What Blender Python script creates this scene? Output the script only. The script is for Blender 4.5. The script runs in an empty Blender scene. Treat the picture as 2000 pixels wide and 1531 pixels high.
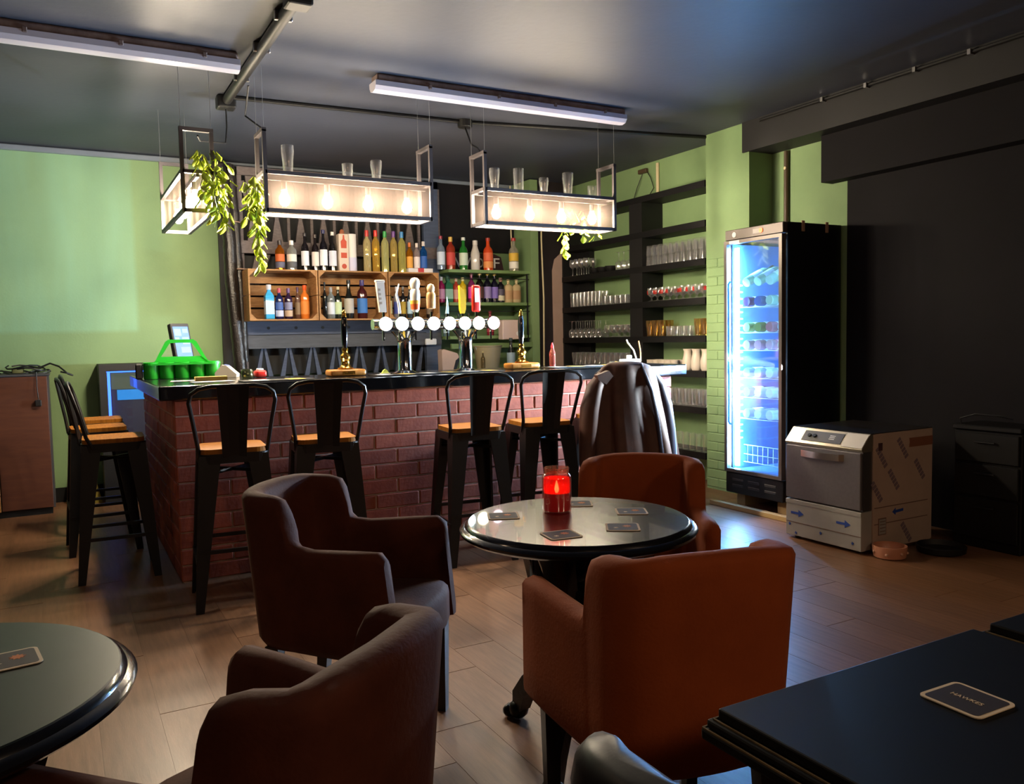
import bpy, bmesh, math, random
from mathutils import Vector, Matrix
R_ = random.Random(7)
PI = math.pi
sc = bpy.context.scene
col = sc.collection

# ---------------------------------------------------------------- camera
F_PX, CAM_H = 1600.0, 1.30
YAW, PITCH, ROLL = (math.radians(a) for a in (28.9, 3.8, -1.15))
def _cam_axes():
    cy, sy, cp, sp, cr, sr = math.cos(YAW), math.sin(YAW), math.cos(PITCH), math.sin(PITCH), math.cos(ROLL), math.sin(ROLL)
    M = Matrix(((cr, -sr, 0), (sr, cr, 0), (0, 0, 1))) @ Matrix(((1, 0, 0), (0, cp, -sp), (0, sp, cp)))
    ax = [M @ Vector(v) for v in ((cy, 0, sy), (-sy, 0, cy), (0, -1, 0))]   # world x, y, z in camera axes (right, down, forward)
    return Matrix(((ax[0][0], ax[1][0], ax[2][0]), (ax[0][1], ax[1][1], ax[2][1]), (ax[0][2], ax[1][2], ax[2][2])))
RW = _cam_axes()
cam_d = bpy.data.cameras.new('camera'); cam = bpy.data.objects.new('camera', cam_d); col.objects.link(cam)
cam_d.sensor_width = 36.0; cam_d.lens = 36.0 * F_PX / 2000.0; cam_d.clip_start = 0.05; cam_d.clip_end = 60
m3 = Matrix((RW[0], -RW[1], -RW[2])).transposed()
cam.matrix_world = Matrix.Translation((0, 0, CAM_H)) @ m3.to_4x4()
sc.camera = cam
def at(px, py, x=None, y=None, z=None):
    """the point of the room that the photograph shows at a pixel, on a given plane"""
    d = RW.transposed() @ Vector(((px - 1000) / F_PX, (py - 765.5) / F_PX, 1.0))
    t = (z - CAM_H) / d.z if z is not None else (y / d.y if y is not None else x / d.x)
    return Vector((0, 0, CAM_H)) + t * d

# ---------------------------------------------------------------- world, exposure
w = bpy.data.worlds.new('world'); sc.world = w; w.use_nodes = True
w.node_tree.nodes['Background'].inputs[0].default_value = (0.02, 0.022, 0.03, 1)
w.node_tree.nodes['Background'].inputs[1].default_value = 0.3
sc.view_settings.view_transform = 'Standard'; sc.view_settings.look = 'None'
sc.view_settings.exposure = 0.06; sc.view_settings.gamma = 1.0; sc.view_settings.use_curve_mapping = False
BULB, LENS, LED, SCREEN, ROOM = 1050.0, 12.0, 330.0, 1.6, 34.0    # strengths of the lamps (ROOM: added fill globes), lit in their builders below

# ---------------------------------------------------------------- materials
def lin(h):
    h = h.lstrip('#'); o = []
    for i in (0, 2, 4):
        c = int(h[i:i+2], 16) / 255
        o.append(c / 12.92 if c <= .04045 else ((c + .055) / 1.055) ** 2.4)
    return (*o, 1)
MATS = {}
def mat(name, c='#808080', rough=.5, metal=0, emit=None, es=0, spec=.5, var=0, vscale=8, bump=0, bscale=40, stretch=(1, 1, 1), c2=None, rnd=0, coat=0, trans=0, sheen=0):
    """principled material; var/c2 = noise between two tones, rnd = tone by object, bump = fine relief"""
    if name in MATS: return MATS[name]
    m = bpy.data.materials.new(name); m.use_nodes = True; MATS[name] = m
    nt = m.node_tree; b = nt.nodes['Principled BSDF']; N = nt.nodes.new; L = nt.links.new
    cc = lin(c) if isinstance(c, str) else c
    b.inputs['Base Color'].default_value = cc
    b.inputs['Roughness'].default_value = rough; b.inputs['Metallic'].default_value = metal
    b.inputs['Specular IOR Level'].default_value = spec
    b.inputs['Coat Weight'].default_value = coat; b.inputs['Sheen Weight'].default_value = sheen; b.inputs['Sheen Roughness'].default_value = .4; b.inputs['Sheen Tint'].default_value = (.75, .55, .4, 1)
    b.inputs['Transmission Weight'].default_value = trans
    if emit: b.inputs['Emission Color'].default_value = lin(emit); b.inputs['Emission Strength'].default_value = es
    tc = None
    if var or bump or c2:
        tc = N('ShaderNodeTexCoord'); mp = N('ShaderNodeMapping'); mp.inputs['Scale'].default_value = stretch
        L(tc.outputs['Object'], mp.inputs['Vector'])
    out = None
    if var or c2:
        n = N('ShaderNodeTexNoise'); n.inputs['Scale'].default_value = vscale; n.inputs['Detail'].default_value = 5; n.inputs['Roughness'].default_value = .6
        L(mp.outputs[0], n.inputs['Vector'])
        mx = N('ShaderNodeMixRGB'); mx.inputs[1].default_value = cc
        mx.inputs[2].default_value = lin(c2) if c2 else tuple(v * (1 - var) for v in cc[:3]) + (1,)
        cr = N('ShaderNodeValToRGB'); cr.color_ramp.elements[0].position = .35; cr.color_ramp.elements[1].position = .65
        L(n.outputs['Fac'], cr.inputs[0]); L(cr.outputs[0], mx.inputs[0]); out = mx.outputs[0]
    if rnd:
        oi = N('ShaderNodeObjectInfo'); hs = N('ShaderNodeHueSaturation'); mr = N('ShaderNodeMapRange')
        mr.inputs['To Min'].default_value = 1 - rnd; mr.inputs['To Max'].default_value = 1 + rnd
        L(oi.outputs['Random'], mr.inputs[0]); L(mr.outputs[0], hs.inputs['Value'])
        if out: L(out, hs.inputs['Color'])
        else: hs.inputs['Color'].default_value = cc
        out = hs.outputs[0]
    if out: L(out, b.inputs['Base Color'])
    if bump:
        n2 = N('ShaderNodeTexNoise'); n2.inputs['Scale'].default_value = bscale; n2.inputs['Detail'].default_value = 4
        L(mp.outputs[0], n2.inputs['Vector']); bp = N('ShaderNodeBump'); bp.inputs['Strength'].default_value = bump; bp.inputs['Distance'].default_value = .004
        L(n2.outputs['Fac'], bp.inputs['Height']); L(bp.outputs[0], b.inputs['Normal'])
    return m
def glass(name, tint='#ffffff', clear=.8, rough=.05, body='#ffffff', edge=1.5, milk=.12):
    """thin glass: lets light straight through, mirrors more at grazing angles"""
    if name in MATS: return MATS[name]
    m = bpy.data.materials.new(name); m.use_nodes = True; MATS[name] = m
    nt = m.node_tree; N = nt.nodes.new; L = nt.links.new; nt.nodes.remove(nt.nodes['Principled BSDF'])
    o = nt.nodes['Material Output']; t = N('ShaderNodeBsdfTransparent'); t.inputs[0].default_value = lin(tint)
    g = N('ShaderNodeBsdfGlossy'); g.inputs['Color'].default_value = lin(body); g.inputs['Roughness'].default_value = rough
    d = N('ShaderNodeBsdfDiffuse'); d.inputs['Color'].default_value = lin(body)
    p = N('ShaderNodeMixShader'); p.inputs[0].default_value = milk; L(g.outputs[0], p.inputs[1]); L(d.outputs[0], p.inputs[2])
    lw = N('ShaderNodeLayerWeight'); lw.inputs['Blend'].default_value = .35
    mr = N('ShaderNodeMapRange'); mr.inputs['To Min'].default_value = 1 - clear; mr.inputs['To Max'].default_value = min(1, (1 - clear) + .55 * edge / 1.5)
    mx = N('ShaderNodeMixShader'); L(lw.outputs['Facing'], mr.inputs[0]); L(mr.outputs[0], mx.inputs[0]); L(t.outputs[0], mx.inputs[1]); L(p.outputs[0], mx.inputs[2]); L(mx.outputs[0], o.inputs[0])
    return m
def sheer(name, c, clear):
    """perforated sheet: part of the light passes straight, part is scattered on both sides"""
    if name in MATS: return MATS[name]
    m = bpy.data.materials.new(name); m.use_nodes = True; MATS[name] = m
    nt = m.node_tree; N = nt.nodes.new; L = nt.links.new; nt.nodes.remove(nt.nodes['Principled BSDF'])
    o = nt.nodes['Material Output']; t = N('ShaderNodeBsdfTransparent'); d = N('ShaderNodeBsdfDiffuse'); tr = N('ShaderNodeBsdfTranslucent')
    d.inputs[0].default_value = lin(c); tr.inputs[0].default_value = lin(c)
    a = N('ShaderNodeMixShader'); a.inputs[0].default_value = .55; L(d.outputs[0], a.inputs[1]); L(tr.outputs[0], a.inputs[2])
    b = N('ShaderNodeMixShader'); b.inputs[0].default_value = 1 - clear; L(t.outputs[0], b.inputs[1]); L(a.outputs[0], b.inputs[2]); L(b.outputs[0], o.inputs[0])
    return m
def glow(name, c, s): return mat(name, '#202020', .4, emit=c, es=s)

# ---------------------------------------------------------------- mesh builder
class MB:
    def __init__(s): s.v = []; s.f = []
    def add(s, vs, fs):
        o = len(s.v); s.v += [tuple(v) for v in vs]; s.f += [tuple(i + o for i in f) for f in fs]; return s
    def box(s, x0, x1, y0, y1, z0, z1):
        return s.add([(x0,y0,z0),(x1,y0,z0),(x1,y1,z0),(x0,y1,z0),(x0,y0,z1),(x1,y0,z1),(x1,y1,z1),(x0,y1,z1)],
                     [(3,2,1,0),(4,5,6,7),(0,1,5,4),(1,2,6,5),(2,3,7,6),(3,0,4,7)])
    def rbox(s, x0, x1, y0, y1, z0, z1, b=.01, seg=2):
        bm = bmesh.new(); bmesh.ops.create_cube(bm, size=1)
        for v in bm.verts: v.co = ((x0+x1)/2 + v.co.x*(x1-x0), (y0+y1)/2 + v.co.y*(y1-y0), (z0+z1)/2 + v.co.z*(z1-z0))
        bmesh.ops.bevel(bm, geom=bm.edges[:], offset=b, segments=seg, affect='EDGES', profile=.5)
        bm.verts.index_update(); s.add([v.co for v in bm.verts], [[v.index for v in f.verts] for f in bm.faces]); bm.free(); return s
    def lathe(s, prof, n=20, c=(0,0,0), cap0=True, cap1=True, sx=1, sy=1):
        vs = []; fs = []
        for r, z in prof:
            for k in range(n):
                a = 2*PI*k/n; vs.append((c[0]+sx*r*math.cos(a), c[1]+sy*r*math.sin(a), c[2]+z))
        for i in range(len(prof)-1):
            for k in range(n):
                fs.append((i*n+k, i*n+(k+1)%n, (i+1)*n+(k+1)%n, (i+1)*n+k))
        if cap0: fs.append(tuple(reversed(range(n))))
        if cap1: fs.append(tuple(range((len(prof)-1)*n, len(prof)*n)))
        return s.add(vs, fs)
    def tube(s, pts, r, n=8, cap=True, closed=False):
        pts = [Vector(p) for p in pts]; m = len(pts); rr = r if isinstance(r, (list, tuple)) else [r]*m
        up = None; vs = []; fs = []
        for i, p in enumerate(pts):
            if closed: t = pts[(i+1) % m] - pts[i-1]
            else: t = pts[min(i+1, m-1)] - pts[max(i-1, 0)]
            t.normalize()
            if up is None: up = Vector((0,0,1)) if abs(t.z) < .9 else Vector((1,0,0))
            a = t.cross(up).normalized(); up = a.cross(t).normalized()
            for k in range(n):
                q = 2*PI*k/n + PI/n; vs.append(p + rr[i]*(math.cos(q)*a + math.sin(q)*up))
        for i in range(m if closed else m-1):
            j = (i+1) % m
            for k in range(n): fs.append((i*n+k, j*n+k, j*n+(k+1)%n, i*n+(k+1)%n))
        if cap and not closed: fs.append(tuple(range(n))); fs.append(tuple(reversed(range((m-1)*n, m*n))))
        return s.add(vs, fs)
    def prism(s, poly, axis, a, b):
        """polygon (u,v) pushed from a to b along an axis; u,v are the two other axes in order"""
        def P(u, v, t): return {'x': (t,u,v), 'y': (u,t,v), 'z': (u,v,t)}[axis]
        n = len(poly)
        fs = [tuple(range(n)), tuple(reversed(range(n, 2*n)))] + [(i, i+n, (i+1)%n+n, (i+1)%n) for i in range(n)]
        return s.add([P(u,v,a) for u,v in poly] + [P(u,v,b) for u,v in poly], fs)
    def sphere(s, c, r, n=14, m=8, sz=1):
        pr = [(max(1e-4, r*math.sin(PI*i/m)), -r*sz*math.cos(PI*i/m)) for i in range(m+1)]
        return s.lathe(pr, n, c, False, False)
    def bar(s, p, q, wx, wy=None):
        """square bar between two points"""
        return s.tube([p, q], wx*.7071, 4)
    def xf(s, M):
        s.v = [tuple(M @ Vector(v)) for v in s.v]; return s
    def build(s, name, m, parent=None, loc=None, rot=None, smooth=False, ang=40):
        me = bpy.data.meshes.new(name); me.from_pydata(s.v, [], s.f); 
        bm = bmesh.new(); bm.from_mesh(me); bmesh.ops.recalc_face_normals(bm, faces=bm.faces[:]); bm.to_mesh(me); bm.free()
        if smooth:
            me.polygons.foreach_set('use_smooth', [True]*len(me.polygons)); me.set_sharp_from_angle(angle=math.radians(ang))
        me.materials.append(m); return link(name, me, parent, loc, rot)
def link(name, me, parent=None, loc=None, rot=None):
    o = bpy.data.objects.new(name, me); col.objects.link(o)
    if parent: o.parent = parent
    if loc is not None: o.location = loc
    if rot is not None: o.rotation_euler = rot
    return o
def tag(o, label, cat, group=None):
    o['label'] = label; o['category'] = cat
    if group: o['group'] = group
    return o
def thing(name, label, cat, loc=(0,0,0), rz=0, group=None):
    o = bpy.data.objects.new(name, None); col.objects.link(o); o.location = loc; o.rotation_euler = (0,0,rz); o.empty_display_size = .1
    return tag(o, label, cat, group)
def struct(o): o['kind'] = 'structure'; return o
def copy_tree(o, parent=None):
    c = o.copy(); col.objects.link(c); c.parent = parent
    for ch in list(o.children): copy_tree(ch, c)
    return c
def place(proto, loc, rz, label, cat=None, group=None, first=[]):
    """the first call for a prototype moves it, later ones copy it with its parts"""
    o = proto if proto.name not in first else copy_tree(proto)
    first.append(proto.name)
    o.location = loc; o.rotation_euler = (0,0,rz); o['label'] = label
    if cat: o['category'] = cat
    if group: o['group'] = group
    return o
def text_mesh(s, size, ext=.0006):
    cu = bpy.data.curves.new('lettering', 'FONT'); cu.body = s; cu.size = size; cu.extrude = ext; cu.align_x = 'CENTER'; cu.align_y = 'CENTER'
    o = bpy.data.objects.new('lettering', cu); col.objects.link(o)
    bpy.context.view_layer.update()
    me = bpy.data.meshes.new_from_object(o.evaluated_get(bpy.context.evaluated_depsgraph_get()))
    bpy.data.objects.remove(o); return me
def rrect(w_, h_, r, n=4):
    o = []
    for cx, cy, a0 in ((w_/2-r, h_/2-r, 0), (-w_/2+r, h_/2-r, 90), (-w_/2+r, -h_/2+r, 180), (w_/2-r, -h_/2+r, 270)):
        for k in range(n+1): a = math.radians(a0 + 90*k/n); o.append((cx + r*math.cos(a), cy + r*math.sin(a)))
    return o

# common materials
M_black = mat('matt_black_steel', '#17171a', .42, .3, var=.3)
M_blackwood = mat('black_painted_wood', '#0e0d0e', .6, spec=.3, var=.3, vscale=20)
M_blackpaint = mat('black_wall_paint', '#141216', .8, spec=.25, var=.2, vscale=3)
M_chrome = mat('chrome', '#d8dde2', .08, 1)
M_steel = mat('brushed_steel', '#9a9a9c', .32, .9, var=.12, vscale=60, stretch=(1,1,8))
M_brass = mat('polished_brass', '#c79a45', .2, 1)
M_oak = mat('golden_wood', '#a4681c', .6, spec=.2, c2='#885214', vscale=9, stretch=(1,9,1))
M_white = mat('white_plastic', '#dcdcdc', .4)
M_cream = mat('cream_plastic', '#cdbf9a', .5)
M_green = mat('green_wall_paint', '#809c6c', .7, c2='#749063', vscale=1.2, bump=.15, bscale=60)
M_glass = glass('drinking_glass', clear=.92, body='#ffffff', edge=1.7, milk=.16, rough=.12)
M_wire = mat('thin_wire', '#9a9a9a', .4, .8)
M_cable = mat('black_cable', '#101012', .5)
M_dark = mat('near_black', '#0c0b0d', .6)

# ================================================================ THE ROOM
XR, YB, ZC, XL, YF = 5.0, 7.8, 2.93, -2.6, -2.6
M_floor = mat('wood_effect_vinyl', '#8a6246', .38, c2='#755238', vscale=4, stretch=(12, 1.0, 1), rnd=.12, bump=.05, bscale=30)
M_ceil = mat('dark_painted_ceiling', '#3c404c', .55, var=.15, vscale=1.5, bump=.2, bscale=25)
floor = struct(MB().box(XL, XR, YF, YB, -.12, -.006).build('floor', mat('vinyl_joint', '#2c2119', .6)))
pl = {}
def plank_mesh(L_):
    k = round(L_, 2)
    if k not in pl:
        o = MB().add([(-.0945,0,-.006),(.0945,0,-.006),(.0945,k-.003,-.006),(-.0945,k-.003,-.006),(-.0941,.0006,0),(.0941,.0006,0),(.0941,k-.0036,0),(-.0941,k-.0036,0)],
                     [(4,5,6,7),(0,1,5,4),(1,2,6,5),(2,3,7,6),(3,0,4,7)])
        me = bpy.data.meshes.new('plank'); me.from_pydata(o.v, [], o.f); me.materials.append(M_floor); pl[k] = me
    return pl[k]
nplank = 0
for i in range(40):
    xc = XL + .095 + .19*i
    y = YF - R_.choice((0, .21, .42, .63, .84, 1.05))
    while y < YB - .05:
        y0, y1 = max(y, YF), min(y + 1.26, YB)
        hidden = (y0 > 4.8 and .7 < xc < 3.85) or y1 < .7 or (xc < -.75) or (y1 < 2.4 and xc > 3.4 + (y1-1)) or (xc < -.35 and y1 < 1.2)
        if y1 - y0 > .05 and not hidden: link('plank', plank_mesh(y1-y0), floor, (xc, y0, 0)); nplank += 1
        y += 1.26
# planks out of the photograph's view: one sheet each side of the built ones
MB().box(XL, XR, YF, YB, -.006, -.0012).build('under_sheet', M_floor, floor)

struct(MB().box(XL, XR, YF, YB, ZC, ZC+.15).build('ceiling', M_ceil))
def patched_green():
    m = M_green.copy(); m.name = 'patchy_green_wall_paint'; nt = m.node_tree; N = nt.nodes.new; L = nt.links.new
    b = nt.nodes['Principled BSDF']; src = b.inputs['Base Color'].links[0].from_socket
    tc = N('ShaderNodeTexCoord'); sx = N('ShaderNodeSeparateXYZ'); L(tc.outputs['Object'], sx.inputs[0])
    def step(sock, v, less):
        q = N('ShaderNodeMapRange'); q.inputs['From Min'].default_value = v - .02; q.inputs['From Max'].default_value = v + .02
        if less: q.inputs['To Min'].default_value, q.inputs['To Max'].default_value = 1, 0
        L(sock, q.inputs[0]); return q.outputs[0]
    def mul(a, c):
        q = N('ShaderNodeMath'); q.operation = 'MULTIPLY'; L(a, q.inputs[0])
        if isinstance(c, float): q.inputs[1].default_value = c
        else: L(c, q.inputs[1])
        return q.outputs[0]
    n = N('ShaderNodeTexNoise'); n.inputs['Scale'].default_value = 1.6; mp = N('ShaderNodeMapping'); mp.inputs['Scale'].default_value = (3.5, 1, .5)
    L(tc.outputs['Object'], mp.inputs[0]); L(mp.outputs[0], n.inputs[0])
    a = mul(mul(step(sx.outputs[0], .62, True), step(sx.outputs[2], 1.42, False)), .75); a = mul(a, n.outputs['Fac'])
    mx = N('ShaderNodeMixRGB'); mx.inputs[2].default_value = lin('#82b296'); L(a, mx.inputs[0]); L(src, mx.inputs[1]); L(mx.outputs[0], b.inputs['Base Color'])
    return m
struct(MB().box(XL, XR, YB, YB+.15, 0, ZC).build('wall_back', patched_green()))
struct(MB().box(XR, XR+.15, 4.03, YB, 0, ZC).build('wall_right', M_green))
struct(MB().box(XR, XR+.15, YF, 4.03, 0, ZC).build('wall_right_front', M_blackpaint))
struct(MB().box(XL-.15, XL, YF, YB, 0, ZC).build('wall_left', M_blackpaint))
struct(MB().box(XL, XR, YF-.15, YF, 0, ZC).build('wall_front', M_blackpaint))
struct(MB().box(XL, 1.3, YB-.02, YB, 0, .12).build('baseboard_back', M_blackwood))
# boxed-in beam and bulkhead along the right wall
struct(MB().box(4.74, XR, YF, 4.80, 2.70, ZC).build('trim_1', mat('black_beam_paint', '#121114', .6)))
struct(MB().box(4.88, XR, YF, 4.16, 2.37, 2.70).build('trim_2', M_blackpaint))
# painted pillar with brick showing below
PX = 4.75
pil = struct(MB().box(PX+.006, XR, 4.74, 5.225, 0, ZC).build('wall_pillar', M_green))
me = None
for c in range(25):
    off = 0 if c % 2 else .115
    y = 4.742 - off
    while y < 5.222:
        a, b = max(y, 4.742), min(y + .226, 5.222)
        if b - a > .03:
            MB().rbox(PX, PX+.03, a, b, .02+.076*c, .02+.076*c+.07, .004, 1).build('brick', M_green, pil)
        y += .232
# pale rail where back wall meets ceiling
struct(MB().rbox(XL, 4.45, YB-.05, YB, ZC-.05, ZC-.005, .008, 1).build('trim_3', mat('grey_gloss_rail', '#77808c', .25)))

# ---------------------------------------------------------------- bar counter: brick front and left wing
BX0, BX1, BY, BWY = .53, 3.95, 4.72, 6.55
M_brick = mat('red_brick', '#b05a3e', .7, c2='#994a33', vscale=14, rnd=.2, bump=.4, bscale=50)
M_mortar = mat('pale_mortar', '#c4a491', .9, var=.25, vscale=30, bump=.3)
bar = thing('bar_counter', 'brick-faced bar counter with corner wing under the black worktop', 'bar counter', (BX0, BY, 0))
mm = MB(); mm.prism([(0.007,.007),(BX1-BX0-.01,.007),(BX1-BX0-.01,.4),(.42,.4),(.42,BWY-BY),(.007,BWY-BY)], 'z', 0, 1.0); mm.build('mortar_core', M_mortar, bar)
CH = .0909
bmesh_cache = {}
def brick(L_):
    k = round(L_, 3)
    if k not in bmesh_cache:
        o = MB().rbox(0, k, 0, .05, 0, CH-.009, .005, 1)
        me = bpy.data.meshes.new('brick'); me.from_pydata(o.v, [], o.f); me.materials.append(M_brick); bmesh_cache[k] = me
    return bmesh_cache[k]
for c in range(11):
    z = .005 + c*CH
    for side in (0, 1):
        tot = (BX1-BX0) if side == 0 else (BWY-BY)
        u = (0 if c % 2 else -.14) if side == 0 else (-.14+.05 if c % 2 else .05)
        while u < tot - .02:
            a, b = max(u, 0 if side == 0 else .05), min(u + .272, tot)
            if b - a > .03:
                j = R_.uniform(-.0025, .0025)
                if side == 0: link('brick', brick(b-a), bar, (a, j, z))
                else: link('brick', brick(b-a), bar, (.05+j, a, z), (0, 0, PI/2))
            u += .281
ZT = 1.08
M_top = mat('black_gloss_worktop', '#121315', .16, coat=.3, var=.2, vscale=4)
wt = MB(); wt.prism([(.45,4.64),(4.03,4.64),(4.03,5.36),(1.12,5.36),(1.12,6.62),(.45,6.62)], 'z', 1.003, ZT)
o = wt.build('bar_worktop', M_top); tag(o, 'long glossy black L-shaped worktop on the brick bar', 'worktop')
bv = o.modifiers.new('edge', 'BEVEL'); bv.width = .008; bv.segments = 2; bv.limit_method = 'ANGLE'

# ---------------------------------------------------------------- bar stools
def make_stool():
    t = thing('bar_stool', 'x', 'stool', group='black metal bar stools with wooden seats')
    M_sm = M_black
    seat = MB(); rr = rrect(.315, .315, .05, 5)
    seat.prism(rr, 'z', .762, .786); seat.build('seat', M_oak, t)
    pan = MB(); a = rrect(.33, .33, .05, 5); n = len(a)
    pan.prism(a, 'z', .715, .762); pan.build('seat_pan', M_sm, t)
    for sx in (-1, 1):
        for sy in (-1, 1):
            l = MB()
            def sec(z, wd):                      # L-shaped pressed leg: corner point and width of both flanges
                k = (.745 - z)/.745; cx, cy = sx*(.162 + .048*k), sy*(.162 + .048*k); th = .014
                return [(cx, cy, z), (cx - sx*wd, cy, z), (cx - sx*wd, cy - sy*th, z), (cx - sx*th, cy - sy*th, z), (cx - sx*th, cy - sy*wd, z), (cx, cy - sy*wd, z)]
            rows = [sec(.755, .10), sec(.62, .088), sec(.3, .062), sec(.0, .038)]
            l.add([p for r in rows for p in r], [(i*6+k, i*6+(k+1)%6, (i+1)*6+(k+1)%6, (i+1)*6+k) for i in range(3) for k in range(6)] + [(0,1,2,3,4,5), (18,19,20,21,22,23)])
            l.build('leg', M_sm, t)
    for k, z in ((0, .29), (1, .24)):
        for s in (-1, 1):
            d = .155 + .048*(1 - z/.745)
            p = MB(); a, b = ((-d, s*d, z), (d, s*d, z)) if k == 0 else ((s*d, -d, z), (s*d, d, z))
            p.bar(a, b, .018); p.build('footrest_bar', M_sm, t)
    br = MB(); br.bar((-.15,-.15,.665), (.15,.15,.665), .016); br.build('cross_brace', M_sm, t)
    br = MB(); br.bar((-.15,.15,.665), (.15,-.15,.665), .016); br.build('cross_brace', M_sm, t)
    pts = []                                     # bent tube hoop: rises from the seat sides, leans back
    for s in (-1, 1):
        seg = [(s*.158, .02-.12, .73), (s*.165, -.135, .80), (s*.185, -.165, .93), (s*.2, -.19, 1.02), (s*.19, -.203, 1.06), (s*.155, -.212, 1.085), (s*.1, -.217, 1.095)]
        pts += seg if s < 0 else list(reversed(seg))
    h = MB(); h.tube(pts, .0105, 8); h.build('back_hoop', M_sm, t, smooth=True)
    sp = MB()
    rows = [(.056, -.158, .745), (.06, -.17, .84), (.067, -.19, .96), (.074, -.212, 1.09)]
    vs = []; 
    for wd, y, z in rows: vs += [(-wd, y-.012, z), (-wd*.4, y, z), (wd*.4, y, z), (wd, y-.012, z), (wd, y-.018, z), (wd*.4, y-.006, z), (-wd*.4, y-.006, z), (-wd, y-.018, z)]
    sp.add(vs, [(i*8+k, i*8+(k+1)%8, (i+1)*8+(k+1)%8, (i+1)*8+k) for i in range(3) for k in range(8)] + [tuple(range(8)), tuple(range(24, 32))])
    sp.build('back_splat', M_sm, t)
    return t
stool = make_stool()
for x, y, r, lab in (
    (.745, 4.31, -5, 'black metal bar stool with wooden seat nearest the bar front corner'),
    (1.245, 4.40, -7, 'second bar stool along the brick front, behind the brown armchair back'),
    (2.115, 4.36, -6, 'middle bar stool at the brick front, left of the one beside the coat'),
    (2.60, 4.37, -6, 'bar stool with wooden seat directly left of the stool holding the coat'),
    (3.13, 4.40, -4, 'bar stool hidden under the draped dark coat at the bar end'),
    (.25, 5.17, -92, 'nearest bar stool at the left wing of the bar, seen sideways'),
    (.20, 5.88, -88, 'middle bar stool at the left wing of the bar, mostly behind the nearest'),
    (.22, 6.52, -90, 'farthest bar stool at the left wing of the bar, by the green wall')):
    place(stool, (x, y, 0), math.radians(r), lab)

# ---------------------------------------------------------------- upholstered tub armchairs
def make_armchair(mname, m):
    t = thing('armchair', 'x', 'armchair', group='upholstered tub armchairs')
    HA, HB, ZB = .68, .83, .335
    # plan path of the outer skin (bottom), from left arm tip round the back to right arm tip: x, y, height, lean of top (outward)
    half = [(.276, .225, HA-.02), (.275, .20, HA), (.265, .12, HA-.003), (.252, .04, HA-.008), (.240, -.03, HA-.012), (.230, -.078, HA-.006), (.2275, -.092, HA+.012), (.2255, -.098, HA+.06), (.224, -.105, HB-.045), (.2225, -.117, HB-.015), (.2195, -.145, HB-.004), (.206, -.205, HB), (.172, -.238, HB+.004), (.12, -.252, HB+.009), (.05, -.26, HB+.012), (0, -.262, HB+.012)]
    st = [(-x, y, h) for x, y, h in half] + [(x, y, h) for x, y, h in reversed(half[:-1])]
    vs = []; ns = len(st); cs = 0
    for i, (x, y, h) in enumerate(st):
        p = Vector((x, y)); tn = Vector((st[min(i+1, ns-1)][0] - st[max(i-1, 0)][0], st[min(i+1, ns-1)][1] - st[max(i-1, 0)][1]))
        # steer the normal away from the steep step between arm and back
        nrm = Vector((tn.y, -tn.x)).normalized() if tn.length > 1e-6 else Vector((0, 1))
        if nrm.dot(-p) < 0: nrm = -nrm
        u = abs(x)/.25; isb = max(0., min(1., (-.07 - y)/.1))
        T = .062 + .012*isb
        if i in (0, ns-1): T *= .8
        sec = []
        out = -nrm
        def P(off, z):                                # off = distance inwards from outer skin
            k = (z - ZB)/(HB - ZB)
            q = p + nrm*off + out*(.012*k) + Vector((0, -.035*k*isb)) + Vector((0, .045*(1-k)*(1-isb)*max(0, (y+.1)/.3)))
            return (q.x, q.y, z)
        if i in (0, ns-1): out_off = .008
        else: out_off = 0
        r = T/2
        sec = [P(.02, ZB), P(out_off, ZB+.03), P(out_off, ZB+.12), P(out_off, (ZB+h)/2+.05), P(out_off, h-.05), P(out_off, h-.022), P(.008, h-.007), P(r, h), P(T-.008, h-.007), P(T-.001, h-.022), P(T, h-.05), P(T, (ZB+h)/2+.05), P(T, ZB+.12), P(T, ZB)]
        cs = len(sec); vs += sec
    fs = [(i*cs+k, (i+1)*cs+k, (i+1)*cs+(k+1)%cs, i*cs+(k+1)%cs) for i in range(ns-1) for k in range(cs)] + [tuple(range(cs)), tuple(range((ns-1)*cs, ns*cs))]
    MB().add(vs, fs).build('back_and_arms', m, t, smooth=True, ang=60)
    # seat cushion, crowned and rounded in front
    outl = [(-.17,-.17), (-.2,.12), (-.215,.24), (-.19,.275), (-.1,.295), (0,.30), (.1,.295), (.19,.275), (.215,.24), (.2,.12), (.17,-.17)]
    c = MB(); vs = []; n = len(outl)
    for s, z in ((.93, .332), (1.0, .345), (1.0, .43), (.985, .452), (.93, .468), (.7, .478), (.3, .482)):
        vs += [(x*s, .05 + (y-.05)*s, z) for x, y in outl]
    c.add(vs, [(i*n+k, i*n+(k+1)%n, (i+1)*n+(k+1)%n, (i+1)*n+k) for i in range(6) for k in range(n)] + [tuple(reversed(range(n))), tuple(range(6*n, 7*n))])
    c.build('seat_cushion', m, t, smooth=True, ang=60)
    M_leg = mat('dark_stained_leg', '#17110f', .4)
    for sx in (-1, 1):
        for y, dy in ((.235, 0.0), (-.185, -.03)):
            lx = .205 if y > 0 else .172
            l = MB(); a, b = .023, .016
            l.add([(sx*lx+i*a, y+j*a, .34) for i, j in ((-1,-1),(1,-1),(1,1),(-1,1))] + [(sx*lx+i*b, y+dy+j*b, 0) for i, j in ((-1,-1),(1,-1),(1,1),(-1,1))],
                  [(0,1,2,3), (7,6,5,4), (0,4,5,1), (1,5,6,2), (2,6,7,3), (3,7,4,0)])
            l.build('leg', M_leg, t)
    return t
M_brown = mat('worn_brown_suede', '#572c1e', .75, c2='#482318', vscale=7, bump=.25, bscale=90, spec=.15, sheen=.06)
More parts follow.
